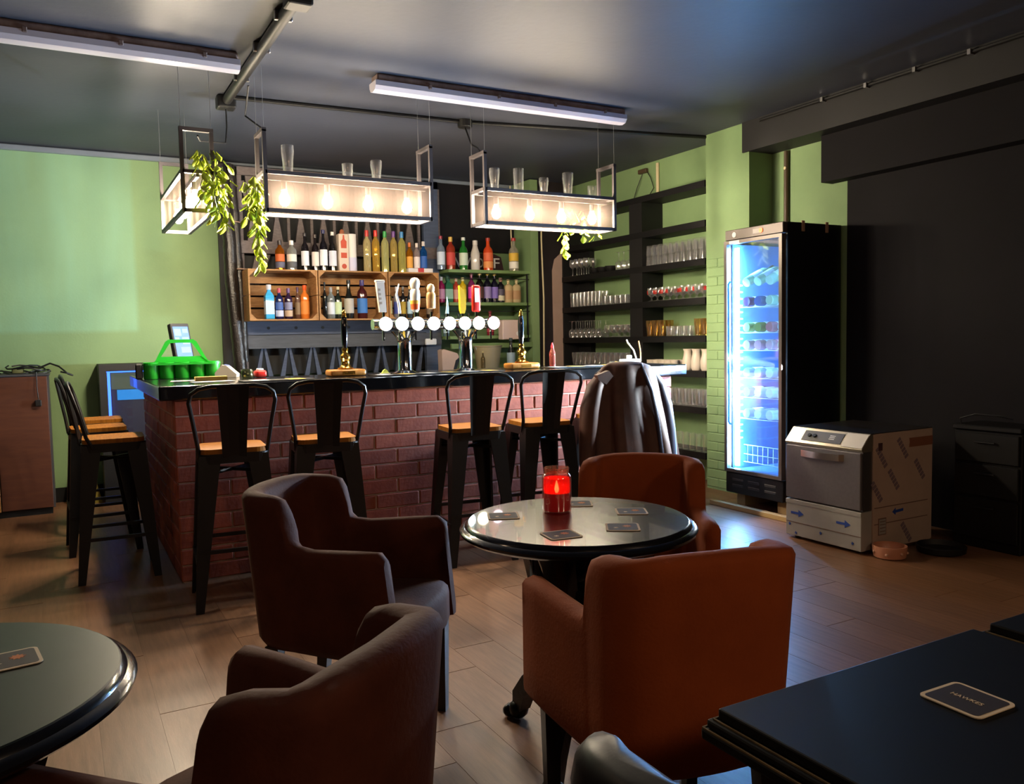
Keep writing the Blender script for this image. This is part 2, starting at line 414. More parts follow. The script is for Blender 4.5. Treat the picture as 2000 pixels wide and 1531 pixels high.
M_orange = mat('burnt_orange_velour', '#9c4a20', .8, spec=.15, sheen=.1, c2='#8d411c', vscale=5, bump=.2, bscale=120)
chb = make_armchair('brown', M_brown); cho = make_armchair('orange', M_orange)
cho.name = 'armchair'
for proto, x, y, r, lab in (
    (chb, .811, 2.598, -133.9, 'brown suede tub armchair facing the round table with the candle'),
    (chb, .245, 1.385, 39, 'nearest brown tub armchair, turned towards the left round table'),
    (cho, 1.255, 1.553, -13, 'nearest orange tub armchair, seen from behind by the round table'),
    (cho, 1.80, 2.335, 138, 'orange tub armchair on the far side of the candle table')):
    o = place(proto, (x, y, 0), math.radians(r), lab)

# ================================================================ TABLES
M_iron = mat('black_cast_iron', '#0b0b0d', .3, .4, bump=.3, bscale=40)
def round_table(loc, rz, label, topmat, rad):
    t = thing('round_table', label, 'table', loc, rz)
    tp = MB(); tp.lathe([(rad-.04, .695), (rad-.012, .70), (rad, .709), (rad+.002, .717), (rad-.004, .724), (rad-.014, .727), (rad-.017, .733), (rad-.023, .738)], 72, cap1=False)
    tp.build('table_edge', mat('gloss_black_edge', '#101114', .18, coat=.4), t, smooth=True, ang=35)
    MB().lathe([(rad-.0232, .70), (rad-.0232, .738), (rad-.026, .74)], 72).build('table_top', topmat, t, smooth=True, ang=30)
    hub = MB(); hub.lathe([(.05,.20), (.085,.22), (.095,.25), (.07,.27), (.045,.30), (.04,.42), (.06,.46), (.055,.49), (.04,.52), (.05,.60), (.11,.66), (.14,.695)], 18); hub.build('pedestal', M_iron, t, smooth=True)
    for k in range(3):
        a = 2*PI*k/3; ca, sa = math.cos(a), math.sin(a)
        l = MB(); pr = [(.29,.04), (.275,.10), (.225,.17), (.165,.235), (.135,.31), (.14,.40), (.165,.49), (.2,.58), (.235,.66), (.25,.695)]
        wd = [.024,.028,.034,.038,.038,.036,.04,.046,.055,.064]; vs = []
        for i, (r, z) in enumerate(pr):
            q = wd[i]; d = .022 + .012*math.sin(i*1.3)
            vs += [(r-d, -q, z), (r+d, -q*.7, z), (r+d*1.25, 0, z), (r+d, q*.7, z), (r-d, q, z)]
        l.add(vs, [(i*5+j, i*5+(j+1)%5, (i+1)*5+(j+1)%5, (i+1)*5+j) for i in range(len(pr)-1) for j in range(5)] + [(0,1,2,3,4), tuple(range(45, 50))])
        l.xf(Matrix.Rotation(a, 4, 'Z')); l.build('leg', M_iron, t, smooth=True, ang=50)
        f = MB(); f.sphere((.30, 0, .035), .035, 10, 6, .95); f.sphere((.335, .018, .022), .02, 8, 5); f.sphere((.335, -.018, .022), .02, 8, 5); f.sphere((.342, 0, .022), .02, 8, 5)
        f.xf(Matrix.Rotation(a, 4, 'Z')); f.build('paw_foot', M_iron, t, smooth=True)
        # pierced scroll panel bridging to the next leg under the top
        s = MB(); b = a + 2*PI/3
        A, B = Vector((.2*ca, .2*sa, 0)), Vector((.2*math.cos(b), .2*math.sin(b), 0))
        def pp(u, z, bow=.0): q = A.lerp(B, u); q = q*(1 + .25*math.sin(PI*u)); return (q.x, q.y, z)
        s.tube([pp(u/10, .685) for u in range(11)], .014, 6)
        s.tube([pp(u/12, .50 + .11*abs(u/6-1)**1.5) for u in range(13)], .016, 6)
        for cu, cz, r in ((.22,.635,.038), (.42,.60,.05), (.60,.60,.05), (.79,.635,.038), (.5,.535,.03)):
            s.tube([pp(cu + r*2.6*math.cos(2*PI*j/10), cz + r*math.sin(2*PI*j/10)) for j in range(10)], .012, 5, closed=True)
        s.build('scroll_panel', M_iron, t, smooth=True)
    tr = MB(); tr.lathe([(.03,.235), (.165,.235), (.175,.245), (.165,.255), (.03,.255)], 24); tr.build('lower_tray', M_iron, t, smooth=True)
    return t
M_ttop = mat('dark_stained_table_top', '#241d18', .27, c2='#15110f', vscale=6, stretch=(2, 14, 1), coat=.65)
TC = Vector((1.375, 2.09, 0))
round_table(TC, math.radians(101), 'dark round pub table with cast iron base holding the red candle', M_ttop, .362)
TL = Vector((-.275, 1.63, 0))
round_table(TL, math.radians(14), 'round pub table with greenish black top at the left edge', mat('green_black_table_top', '#14201b', .42, var=.3), .372)

# beer mats
M_mat = mat('cream_board', '#dccaae', .8); M_print = mat('dark_print', '#2a2224', .7); M_or = mat('orange_print', '#c4692a', .7)
def burst(r0, r1, n=9):
    return [((r1 if k % 2 else r0)*math.cos(PI*k/n), (r1 if k % 2 else r0)*math.sin(PI*k/n)) for k in range(2*n)]
def coaster(p, rz, label, w_=.098, h_=.094, word=None, tilt=0):
    t = thing('beer_mat', label, 'coaster', p, rz, 'beer mats on the tables'); t.rotation_euler = (tilt, 0, rz)
    b = MB(); b.prism(rrect(w_, h_, .011), 'z', 0.0005, .0022); b.build('board', M_mat, t)
    b = MB(); b.prism(rrect(w_-.012, h_-.012, .007), 'z', .0015, .0026); b.build('printed_panel', M_print, t)
    if word:
        l = link('lettering', text_mesh(word, .0125, .0002), t, (0, 0, .0029)); l.data.materials.append(M_mat)
    else:
        b = MB(); b.prism([(x+.013, y+.006) for x, y in burst(.014, .0085)], 'z', .0024, .003); b.build('emblem', M_or, t)
        b = MB(); b.prism([(x-.02, y-.013) for x, y in burst(.008, .004, 6)], 'z', .0024, .003); b.build('emblem', M_mat, t)
    return t
for px, py, rz, lab in ((983, 1008, -24, 'beer mat at the left side of the candle table'), (1128, 984, -30, 'beer mat half hidden behind the red candle jar'),
                        (1233, 999, -30, 'beer mat at the far right of the candle table'), (1216, 1030, -33, 'beer mat near the front right of the candle table'),
                        (1096, 1045, -8, 'beer mat in front of the candle jar, tipped slightly')):
    coaster(at(px, py, z=.7405), math.radians(rz), lab)
coaster(at(18, 1291, z=.7405), math.radians(8), 'beer mat with orange emblem on the left greenish table')
coaster(at(1888, 1368, z=.7405), math.radians(-91.5), 'beer mat with lettering on the square black table', word='HAWKES')

# candle in a jar
cp = at(1091, 1002, z=.74) + Vector((.01, .025, 0))
t = thing('candle_jar', 'lit red candle in a glass jar on the round table', 'candle', cp)
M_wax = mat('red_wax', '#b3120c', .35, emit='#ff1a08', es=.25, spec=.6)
nt = M_wax.node_tree; nt.nodes['Principled BSDF'].inputs['Subsurface Weight'].default_value = .6; nt.nodes['Principled BSDF'].inputs['Subsurface Radius'].default_value = (.05, .006, .004)
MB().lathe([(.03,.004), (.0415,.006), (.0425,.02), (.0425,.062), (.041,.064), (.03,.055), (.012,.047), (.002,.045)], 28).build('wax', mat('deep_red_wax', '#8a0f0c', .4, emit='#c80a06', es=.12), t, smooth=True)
# upper wax shell left standing round the flame: glows
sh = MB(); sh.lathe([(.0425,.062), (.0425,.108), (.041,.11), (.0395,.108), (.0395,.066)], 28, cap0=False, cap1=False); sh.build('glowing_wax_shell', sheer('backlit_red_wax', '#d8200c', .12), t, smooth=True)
MB().lathe([(.038,0), (.0455,.003), (.047,.01), (.047,.108), (.045,.118), (.039,.124), (.039,.132), (.0405,.136), (.0405,.143), (.0375,.143), (.037,.126)], 32, cap1=False).build('jar', glass('jar_glass', clear=.86, tint='#ffdcd4'), t, smooth=True)
MB().lathe([(.0018,.045), (.0018,.062)], 6).build('wick', M_dark, t)
MB().lathe([(.001,.058), (.006,.066), (.0075,.074), (.005,.085), (.0008,.1)], 10).build('flame', glow('flame', '#ffb060', 70), t, smooth=True)

# square black table at the right with grooved edge
M_sq = mat('satin_black_table', '#0c0d0f', .5, var=.2, spec=.25)
def square_table(x0, x1, y0, y1, label):
    t = thing('square_table', label, 'table', ((x0+x1)/2, (y0+y1)/2, 0)); a, b = (x1-x0)/2, (y1-y0)/2
    MB().rbox(-a+.018, a-.018, -b+.018, b-.018, .722, .74, .003, 2).build('table_top', M_sq, t)
    MB().rbox(-a+.006, a-.006, -b+.006, b-.006, .708, .722, .004, 2).build('edge_moulding', M_sq, t)
    MB().rbox(-a, a, -b, b, .69, .708, .004, 2).build('edge_moulding', M_sq, t)
    Mw = mat('worn_pale_edge', '#8a744f', .6, var=.5, vscale=40)
    for s in (-1, 1):
        for k, (z, e) in enumerate(((.7225, .0135), (.7075, .0025))):
            MB().box(-a+e, a-e, s*(b-e)-.0014, s*(b-e)+.0014, z-.0012, z+.0016).build('worn_edge', Mw, t)
            MB().box(s*(a-e)-.0014, s*(a-e)+.0014, -b+e, b-e, z-.0012, z+.0016).build('worn_edge', Mw, t)
    MB().lathe([(.2,0), (.21,.015), (.19,.03), (.06,.06), (.04,.09), (.038,.6), (.05,.66), (.16,.69)], 20).build('pedestal', M_iron, t, smooth=True)
    return t
square_table(.82, 1.49, .22, .918, 'square black table with grooved edge at the bottom right')
square_table(1.506, 2.16, .22, .918, 'second black table just beyond the square one, at the right edge')

# black leather chair whose back top pokes up at the bottom
t = thing('padded_chair', 'black leather chair back poking up beside the square black table', 'chair', (.79, .70, 0), math.radians(-84)); t.scale = (.85, 1, 1.02)
M_leather = mat('black_leather', '#141519', .42, bump=.05, bscale=120, spec=.35)
bk = MB(); rows = []
for z, wd, y, th in ((.44,.19,-.17,.035), (.55,.20,-.185,.042), (.66,.205,-.2,.045), (.74,.2,-.212,.042), (.775,.185,-.218,.036), (.797,.16,-.222,.026), (.806,.12,-.223,.012)):
    rows.append([(wd*math.copysign(abs(math.cos(2*PI*k/20))**.45, math.cos(2*PI*k/20)), y + th*math.copysign(abs(math.sin(2*PI*k/20))**.7, math.sin(2*PI*k/20)) - .03*(1-abs(math.cos(2*PI*k/20))), z) for k in range(20)])
bk.add([p for r in rows for p in r], [(i*20+k, i*20+(k+1)%20, (i+1)*20+(k+1)%20, (i+1)*20+k) for i in range(6) for k in range(20)] + [tuple(range(20)), tuple(range(120, 140))])
bk.build('backrest', M_leather, t, smooth=True, ang=70)
MB().rbox(-.2, .2, -.19, .21, .40, .48, .03, 3).build('seat', M_leather, t, smooth=True)
for sx in (-1, 1):
    for sy in (-.17, .18):
        MB().tube([(sx*.17, sy, .41), (sx*.185, sy*1.1, 0)], [.02, .014], 8).build('leg', M_dark, t)

# ================================================================ CEILING FITTINGS
M_batt = mat('taped_brown_housing', '#5c4a45', .7, c2='#7d6a63', vscale=12, stretch=(1, 1, 1)); M_diff = mat('milky_diffuser', '#b4b0ba', .3)
def batten(x0, x1, y, label):
    t = thing('strip_light', label, 'ceiling light', ((x0+x1)/2, y, ZC), 0, 'unlit strip lights on the ceiling'); h = (x1-x0)/2
    MB().rbox(-h+.01, h-.01, -.055, .055, -.055, -.001, .012, 2).build('housing', M_batt, t)
    d = MB(); pr = [(-.06,-.045), (-.058,-.075), (-.04,-.098), (0,-.106), (.04,-.098), (.058,-.075), (.06,-.045)]
    d.prism(pr, 'x', -h, h); d.build('diffuser', M_diff, t, smooth=True, ang=30)
    for u in (-.62, -.1, .36, .8): MB().rbox(u*h-.012, u*h+.012, -.064, .064, -.06, -.03, .004, 1).build('clip', M_batt, t)
a, b = at(712, 178, z=ZC-.06), at(1240, 222, z=ZC-.06)
batten(a.x, b.x, (a.y+b.y)/2, 'unlit strip light on the ceiling above the right box pendant')
a2 = at(466, 128, z=ZC-.06); batten(a2.x-(b.x-a.x), a2.x, a2.y, 'unlit strip light on the ceiling at the upper left')
# conduit runs
t = thing('ceiling_conduit', 'thick black conduit running across the ceiling from the upper edge to a box', 'conduit', (0, 0, 0))
p0, p1 = at(440, 200, z=ZC-.04), at(572, 12, z=ZC-.04); xcn = (p0.x+p1.x)/2
MB().tube([(xcn, p0.y, ZC-.035), (xcn, p1.y-.1, ZC-.035)], .032, 10).build('pipe', M_cable, t, smooth=True)
MB().rbox(xcn-.06, xcn+.06, p0.y-.05, p0.y+.05, ZC-.085, ZC-.001, .012, 2).build('junction_box', M_cable, t)
MB().rbox(xcn-.06, xcn+.06, p1.y-.16, p1.y-.05, ZC-.085, ZC-.001, .012, 2).build('junction_box', M_cable, t)
MB().tube([(xcn, p1.y-.1, ZC-.03), (xcn-.9, p1.y-.1, ZC-.03)], .018, 8).build('branch_pipe', M_cable, t, smooth=True)
for k in (.3, .62, .9): yy = p0.y+(p1.y-p0.y)*k; MB().rbox(xcn-.045, xcn+.045, yy-.012, yy+.012, ZC-.05, ZC-.001, .004, 1).build('pipe_clip', M_steel, t)
q0, q1, q2 = at(455, 192, z=ZC-.02), at(908, 240, z=ZC-.02), at(1420, 272, z=ZC-.02); yq = q1.y
t = thing('ceiling_cable_run', 'thin black cable run across the ceiling with a small round box', 'conduit', (0, 0, 0))
MB().tube([(q0.x, q0.y, ZC-.015), (q1.x, q1.y, ZC-.015), (q2.x, q2.y, ZC-.015)], .014, 8).build('pipe', M_cable, t, smooth=True)
MB().lathe([(.05,-.055), (.055,-.05), (.055,-.001)], 16, (q1.x, q1.y, ZC)).build('junction_box', M_cable, t)
t = thing('wall_cable', 'black cable clipped along the boxed beam at the upper right', 'cable')
MB().tube([(4.725, 4.6, 2.9), (4.72, 2.5, 2.9), (4.725, .5, 2.9)], .011, 6).build('cable', M_cable, t)
for k in range(9): MB().box(4.70, 4.74, 1.2+k*.35, 1.22+k*.35, 2.885, 2.915).build('cable_clip', M_steel, t)

# ---------------------------------------------------------------- box pendants
M_mesh = sheer('perforated_sheet', '#37312e', .64)
M_frame = mat('grey_steel_frame', '#4c4647', .5, .2)
M_bulb = mat('warm_bulb', '#ffffff', .3, emit='#ffeacb', es=BULB)
def pendant(loc, rz, label, Lx=1.06, W=.20, feeds=None):
    """box of perforated sheet: origin at centre of the bottom; a hanging hoop at each end"""
    t = thing('box_pendant', label, 'pendant light', loc, rz, 'box pendant lights over the bar'); h = Lx/2; v = W/2; H1, H2 = .225, .47; e = .011
    for z in (0, H1):
        for s in (-1, 1):
            MB().box(-h, h, s*v-e, s*v+e, z-e, z+e).build('frame_bar', M_frame, t)
            MB().box(s*h-e, s*h+e, -v, v, z-e, z+e).build('frame_bar', M_frame, t)
    for sx in (-1, 1):
        for sy in (-1, 1): MB().box(sx*h-e, sx*h+e, sy*v-e, sy*v+e, -e, H2).build('corner_post', M_frame, t)
        MB().box(sx*h-e*1.2, sx*h+e*1.2, -v-e, v+e, H2-e, H2+e).build('hanging_hoop', M_frame, t)
        for sy in (-1, 1): MB().tube([(sx*h, sy*v, H2), (sx*h, sy*v, ZC-loc[2]-.001)], .0016, 5).build('hanging_wire', M_wire, t)
    for s in (-1, 1): MB().box(-h+e, h-e, s*v-.0015, s*v+.0015, e, H1-e).build('side_sheet', M_mesh, t)
    MB().box(-h+e, h-e, -v+e, v-e, H1-.003, H1+.003).build('top_sheet', M_mesh, t)
    MB().bar((-h, 0, H1-.02), (h, 0, H1-.02), .018).build('lamp_rail', M_frame, t)
    for k in range(4):
        x = -h + Lx*(k+.5)/4
        s = MB().lathe([(.018, .0), (.018, .05)], 10, (x, 0, H1-.085)).build('lamp_holder', M_frame, t)
        MB().lathe([(.012,-.095), (.026,-.082), (.032,-.062), (.029,-.04), (.016,-.015), (.014,0)], 14, (x, 0, H1-.085)).build('bulb', M_bulb, t, smooth=True)
    if feeds: MB().tube(feeds, .006, 6).build('supply_cable', M_cable, t, smooth=True)
    return t
ZP = 2.09
def feed(loc, rz, world_pts):
    M = Matrix.Translation(loc) @ Matrix.Rotation(rz, 4, 'Z'); Mi = M.inverted(); return [Mi @ Vector(p) for p in world_pts]
L1, L2, L3 = (.775, 5.73, ZP), (1.665, 5.13, ZP), (3.14, 5.13, ZP)
pendant(L1, math.radians(90), 'box pendant seen end-on above the left wing of the bar', W=.17,
        feeds=feed(L1, math.radians(90), [(xcn, p0.y, ZC-.08), (xcn, p0.y, ZC-.2), (xcn-.03, p0.y-.1, ZC-.33), (.86, 5.6, ZP+.5), (.8, 5.3, ZP+.46)]))
pendant(L2, 0, 'long box pendant with three glasses on top, over the beer taps', Lx=1.07,
        feeds=feed(L2, 0, [(1.12, q0.y-.35, ZC-.03), (1.125, 5.5, ZC-.18), (1.17, 5.2, ZC-.33), (1.15, 5.08, ZP+.46)]))
pendant(L3, 0, 'long box pendant with five glasses on top, at the right', Lx=1.08,
        feeds=feed(L3, 0, [(q1.x, q1.y, ZC-.05), (q1.x-.0, q1.y-.1, ZC-.2), (q1.x-.1, q1.y-.4, ZC-.3), (2.62, 5.1, ZP+.47)]))

# hanging artificial plants
M_leaf = mat('bright_leaf', '#a9c22c', .5, c2='#cbd940', vscale=30, rnd=.15)
nt = M_leaf.node_tree; nt.nodes['Principled BSDF'].inputs['Transmission Weight'].default_value = 0
lf = MB(); pr = [(0,0,.002), (.014,.002,.018), (.019,.006,.034), (.013,.011,.05), (0,.013,.06)]
vs = []
for wd, dy, l in pr: vs += [(-wd, -dy, -l), (0, -dy-.004, -l), (wd, -dy, -l), (0, -dy+.003, -l)]
lf.add(vs, [(i*4+k, i*4+(k+1)%4, (i+1)*4+(k+1)%4, (i+1)*4+k) for i in range(4) for k in range(4)])
_o = lf.build('leaf', M_leaf); leaf_me = _o.data; bpy.data.objects.remove(_o)
leaf_me.polygons.foreach_set('use_smooth', [True]*len(leaf_me.polygons))
def plant(base, strands, label):
    t = thing('hanging_plant', label, 'plant', base, 0, 'trailing artificial plants on the pendants')
    for (dx, dy, top, bot, n, spread) in strands:
        pts = [(dx + .012*math.sin(k*1.7+dx*50), dy + .01*math.cos(k*2.1), top + (bot-top)*k/6) for k in range(7)]
        MB().tube(pts, .003, 5).build('stem', mat('stem_green', '#5d7a2a', .6), t)
        for k in range(n):
            u = (k+.3)/n; z = top + (bot-top)*u + .02; a = R_.uniform(0, 2*PI); s = R_.uniform(.95, 1.4)
            l = link('leaf', leaf_me, t, (dx + spread*.45*math.cos(a)*R_.random(), dy + spread*.45*math.sin(a)*R_.random(), z), (R_.uniform(-.7, -.1), R_.uniform(-.25, .25), a + PI/2)); l.scale = (s, s, s)
    return t
plant((.845, 5.17, ZP), [(-.05, 0, .34, .04, 20, .1), (.03, -.02, .33, -.02, 20, .11), (.075, 0, .26, -.12, 20, .08), (.02, -.03, .2, -.1, 14, .1), (-.0, .02, .34, .1, 14, .14)], 'bushy trailing plant on the left end-on pendant')
plant((1.075, 5.10, ZP), [(0, 0, .19, -.12, 22, .08), (.012, -.02, .15, -.36, 24, .05), (-.03, .02, .17, -.06, 16, .07), (.02, .01, .16, -.2, 14, .06)], 'long trailing plant at the left end of the middle pendant')
plant((3.52, 5.26, ZP), [(-.14, 0, .16, -.19, 16, .06), (.03, 0, .15, -.06, 9, .05), (.14, .0, .2, -.06, 10, .05), (-.05, 0, .16, .0, 6, .06)], 'thin trailing plant behind the right pendant')

# ================================================================ BACK BAR
# ---- dark pallet frame standing against the wall
t = thing('pallet_wall', 'dark stained pallet wall with slats behind the bottle crates', 'pallet', (1.46, 7.62, 0))
M_pal = mat('dark_stained_pallet', '#6e6361', .7, c2='#5a5050', vscale=8, stretch=(3, 1, 12), bump=.2)
M_palb = mat('blue_board_lens_tint', '#434e66', .55, c2='#384258', vscale=6, stretch=(1, 1, 10))  # blue-black boards, coloured bluer and lighter for the tap lenses' cool light
PW = 1.93
MB().box(0, PW, .14, .165, 1.0, 2.86).build('black_backing', M_dark, t)
MB().box(-.02, PW, -.03, 0, 2.10, 2.21).build('board', M_pal, t)
MB().box(0, PW, -.02, .01, 2.79, 2.86).build('board', M_pal, t)
for k in range(9):                              # waisted blocks between straight slats
    x = .13 + k*.215
    p = MB(); p.prism([(x-.05, 2.21), (x+.05, 2.21), (x+.028, 2.36), (x+.016, 2.42), (x+.03, 2.5), (x+.052, 2.79), (x-.052, 2.79), (x-.03, 2.5), (x-.016, 2.42), (x-.028, 2.36)], 'y', .02, .045); p.build('slat', M_pal, t)
    MB().box(x+.095, x+.12, .03, .055, 2.2, 2.8).build('slat', M_pal, t)
MB().box(0, .04, 0, .05, .98, 2.86).build('upright', M_pal, t)
MB().box(PW-.16, PW, -.02, .03, .98, 2.86).build('upright', M_palb, t)
for (a, b, c_, d) in ((.05, 2.75, .2, 2.2), (.04, 1.60, .17, 2.1), (.26, 2.1, .12, 1.75)):
    p = MB(); dx = .022; p.prism([(a-dx, b), (a+dx, b), (c_+dx, d), (c_-dx, d)], 'y', .04, .065); p.build('slat', M_pal, t)
MB().box(0, .17, -.01, .015, 2.5, 2.56).build('board', M_pal, t)
bd = MB().box(0, PW, -.03, 0, 1.37, 1.49).build('board', M_palb, t)
for k in range(7): MB().lathe([(.014,0), (.014,.004)], 10).build('nail_hole', M_dark, bd, (.22 + k*.25, -.0305, 1.43), (PI/2, 0, 0))
MB().box(0, PW, -.035, -.005, 1.245, 1.365).build('board', mat('grey_blue_board', '#484c55', .55, c2='#3d4048', vscale=6, stretch=(1,1,10)), t)
for k in range(8):
    x = .18 + k*.225
    for s in (-1, 1):
        p = MB(); p.prism([(x-.008+s*.012, 1.245), (x+.012+s*.012, 1.245), (x+.022+s*.06, .98), (x-.022+s*.06, .98)], 'y', .02, .05); p.build('splayed_leg', M_palb, t)
MB().box(0, PW, .01, .04, .965, .99).build('board', M_palb, t)
# low back counter hidden by the bar
t = thing('back_counter', 'dark back counter behind the bar under the green shelves', 'counter', (1.46, 7.12, 0))
MB().box(0, 2.95, 0, .55, .955, .99).build('counter_top', M_top, t)
MB().box(.02, 2.93, .03, .5, 0, .955).build('cabinet_body', M_blackwood, t)
for k in range(5): MB().rbox(.04+k*.58, .6+k*.58, .012, .03, .08, .93, .004, 1).build('door', M_blackwood, t)

# ---- three wooden crates
M_crate = mat('apple_crate_wood', '#a87c4c', .7, c2='#8c643a', vscale=7, stretch=(2, 2, 12), rnd=.12, bump=.2)
def crate(x0, x1, label):
    t = thing('wooden_crate', label, 'crate', (x0, 7.27, 1.49), 0, 'bottle crates on the pallet wall'); W, D, H = x1-x0, .32, .445; e = .012
    for z in (0, H-e):
        for k in range(3): MB().box(e, W-e, .004+k*.107, .1+k*.107, z, z+e).build('slat', M_crate, t)
    for x in (0, W-e):
        for k in range(2): MB().box(x, x+e, 0, D, .0+k*.226, .219+k*.226).build('end_board', M_crate, t)
    for k in range(4): MB().box(e, W-e, D-.01, D, .02+k*.107, .11+k*.107).build('back_slat', M_crate, t)
    for (cx, sx) in ((e, 1), (W-e, -1)):
        for (cz, sz) in ((e, 1), (H-e, -1)):
            p = MB(); p.prism([(cx, cz), (cx+sx*.05, cz), (cx, cz+sz*.05)], 'y', .004, D-.012); p.build('corner_batten', M_crate, t)
crate(1.455, 2.055, 'left wooden crate holding blue and orange bottles')
crate(2.065, 2.715, 'middle wooden crate holding dark bottles')
crate(2.725, 3.235, 'right wooden crate behind the beer taps')

# ---- bottles
M_lab = {}
def cmat(h, rough=.6): return mat('printed_'+h.strip('#'), h, rough)
def gmat(h, kind):
    if kind == 'c': return glass('tinted_'+h.strip('#'), tint=h, clear=.6, body=h, edge=1.0, milk=.6)
    return mat('bottle_'+h.strip('#'), h, .12, coat=.3)
def bottle(px, py_top, pw, yp, z0, typ, body, kind, cap, lab, label, group, lab2=None):
    b0 = at(px, 600, y=yp); top = at(px, py_top, y=yp).z; hgt = top - z0
    # pixel width to radius at that distance
    r = abs(at(px+pw/2, 600, y=yp).x - at(px-pw/2, 600, y=yp).x)/2*.86
    x = at(px, (py_top+600)/2, y=yp).x
    t = thing('bottle', label, 'bottle', (x, yp, z0+.001), 0, group)
    H = hgt; sq = typ == 'square'; n = 4 if sq else 16
    pr = {'wine': [(r*.9,0), (r,.01*H), (r,.58*H), (r*.85,.66*H), (r*.42,.74*H), (r*.36,.82*H), (r*.36,.955*H)],
          'spirit': [(r*.92,0), (r,.015*H), (r,.63*H), (r*.9,.70*H), (r*.45,.78*H), (r*.36,.82*H), (r*.36,.9*H)],
          'tall': [(r*.92,0), (r,.01*H), (r,.70*H), (r*.8,.76*H), (r*.42,.82*H), (r*.4,.9*H)],
          'square': [(r*1.2,0), (r*1.3,.02*H), (r*1.3,.66*H), (r*.95,.74*H), (r*.5,.80*H), (r*.45,.9*H)],
          'champ': [(r*.9,0), (r,.01*H), (r,.42*H), (r*.88,.52*H), (r*.5,.66*H), (r*.36,.78*H), (r*.34,.95*H)],
          'flask': [(r*1.0,0), (r*1.15,.03*H), (r*1.15,.68*H), (r*.95,.74*H), (r*.34,.8*H), (r*.32,.92*H)],
          'frost': [(r*.95,0), (r,.02*H), (r,.52*H), (r*.92,.60*H), (r*.6,.76*H), (r*.42,.9*H)]}[typ]
    g = MB().lathe(pr, n, sx=1, sy=(.62 if typ == 'flask' else 1))
    if sq: g.xf(Matrix.Rotation(PI/4, 4, 'Z'))
    g.build('glass_body', gmat(body, kind), t, smooth=True, ang=35)
    zc = pr[-1][1]; rc = pr[-1][0]*1.25
    MB().lathe([(rc, zc-.05*H), (rc*1.03, zc-.045*H), (rc, H*.995), (rc*.8, H)], 12).build('cap', cmat(cap, .35), t, smooth=True)
    if lab:
        lr = pr[1][0]*1.012
        for (a, b, h) in ((.14, .52, lab),) if not lab2 else ((.3, .54, lab), (.08, .28, lab2)):
            l = MB().lathe([(lr, a*H), (lr, b*H)], n if sq else 16, cap0=False, cap1=False, sy=(.62 if typ == 'flask' else 1))
            if sq: l.xf(Matrix.Rotation(PI/4, 4, 'Z'))
            l.build('paper_label', cmat(h), t, smooth=True, ang=35)
    return t
GA = 'bottles on top of the crates'; ZA = 1.935; YA = 7.42
for a in (
    (548, 470, 21, 'spirit', '#b9691c', 'c', '#2a2020', '#c7602a', 'amber whisky bottle with orange label, first on the crate tops', '#5b5a70'),
    (571, 470, 22, 'spirit', '#c9c8c0', 'c', '#e8e2da', '#d8d4c8', 'short bottle with white label, second on the crate tops', '#55565a'),
    (597, 455, 17, 'wine', '#120d10', 'o', '#2a2226', '#d8d8e2', 'slim dark wine bottle, first of the four wines on the crates'),
    (617, 458, 16, 'wine', '#160e10', 'o', '#3a2c28', '#d9cfc8', 'slim dark wine bottle with torn white label, second of the wines'),
    (633, 449, 17, 'wine', '#0f0d14', 'o', '#262858', '#e2e2ea', 'dark wine bottle with navy foil, third of the wines'),
    (651, 453, 17, 'wine', '#12100f', 'o', '#e0dcd4', '#cfd2e0', 'dark wine bottle with white foil, beside the red and white carton'),
    (718, 450, 16, 'tall', '#f6eab8', 'c', '#c42f2c', None, 'tall pale yellow bottle with dark red cap, first of five on the crates'),
    (735, 450, 16, 'tall', '#f0cc64', 'c', '#d0271f', None, 'tall golden bottle with bright red cap on the crates'),
    (753, 452, 16, 'tall', '#f0f0b4', 'c', '#2f9a4c', None, 'tall yellow bottle with green cap on the crates'),
    (770, 452, 15, 'tall', '#e8d284', 'c', '#6a3d8c', None, 'tall yellow bottle with purple cap on the crates'),
    (786, 453, 16, 'tall', '#e8e28c', 'c', '#3a86c8', None, 'tall yellow bottle with blue cap on the crates'),
    (801, 474, 14, 'spirit', '#d08820', 'c', '#c8641c', '#e0a040', 'small orange bottle in the white tray on the crates'),
    (815, 475, 14, 'spirit', '#d6c4c4', 'c', '#e4d8d0', '#dcd2d4', 'small pinkish bottle in the white tray on the crates'),
    (828, 472, 15, 'spirit', '#2a6fc0', 'c', '#d2c8c4', '#2558a8', 'small blue bottle at the right end of the crate tops')):
    bottle(a[0], a[1], a[2], YA, ZA if a[0] < 795 else ZA+.012, a[3], a[4], a[5], a[6], a[7], a[8], GA, a[9] if len(a) > 9 else None)
x0, x1 = at(794, 520, y=YA).x, at(840, 520, y=YA).x
tr = thing('bottle_tray', 'low white and red carton tray on the right crate', 'tray', ((x0+x1)/2, YA, ZA+.001)); h = (x1-x0)/2
MB().box(-h, h, -.06, .06, 0, .01).build('base', cmat('#d8d4d8'), tr)
for s in (-1, 1): MB().box(-h, h, s*.06-.003, s*.06+.003, .01, .045).build('side', cmat('#d8d4d8'), tr); MB().box(s*h-.003, s*h+.003, -.057, .057, .01, .045).build('side', cmat('#d8d4d8'), tr)
MB().box(-.03, .03, -.0655, -.063, .008, .047).build('red_flash', cmat('#b8323a'), tr)
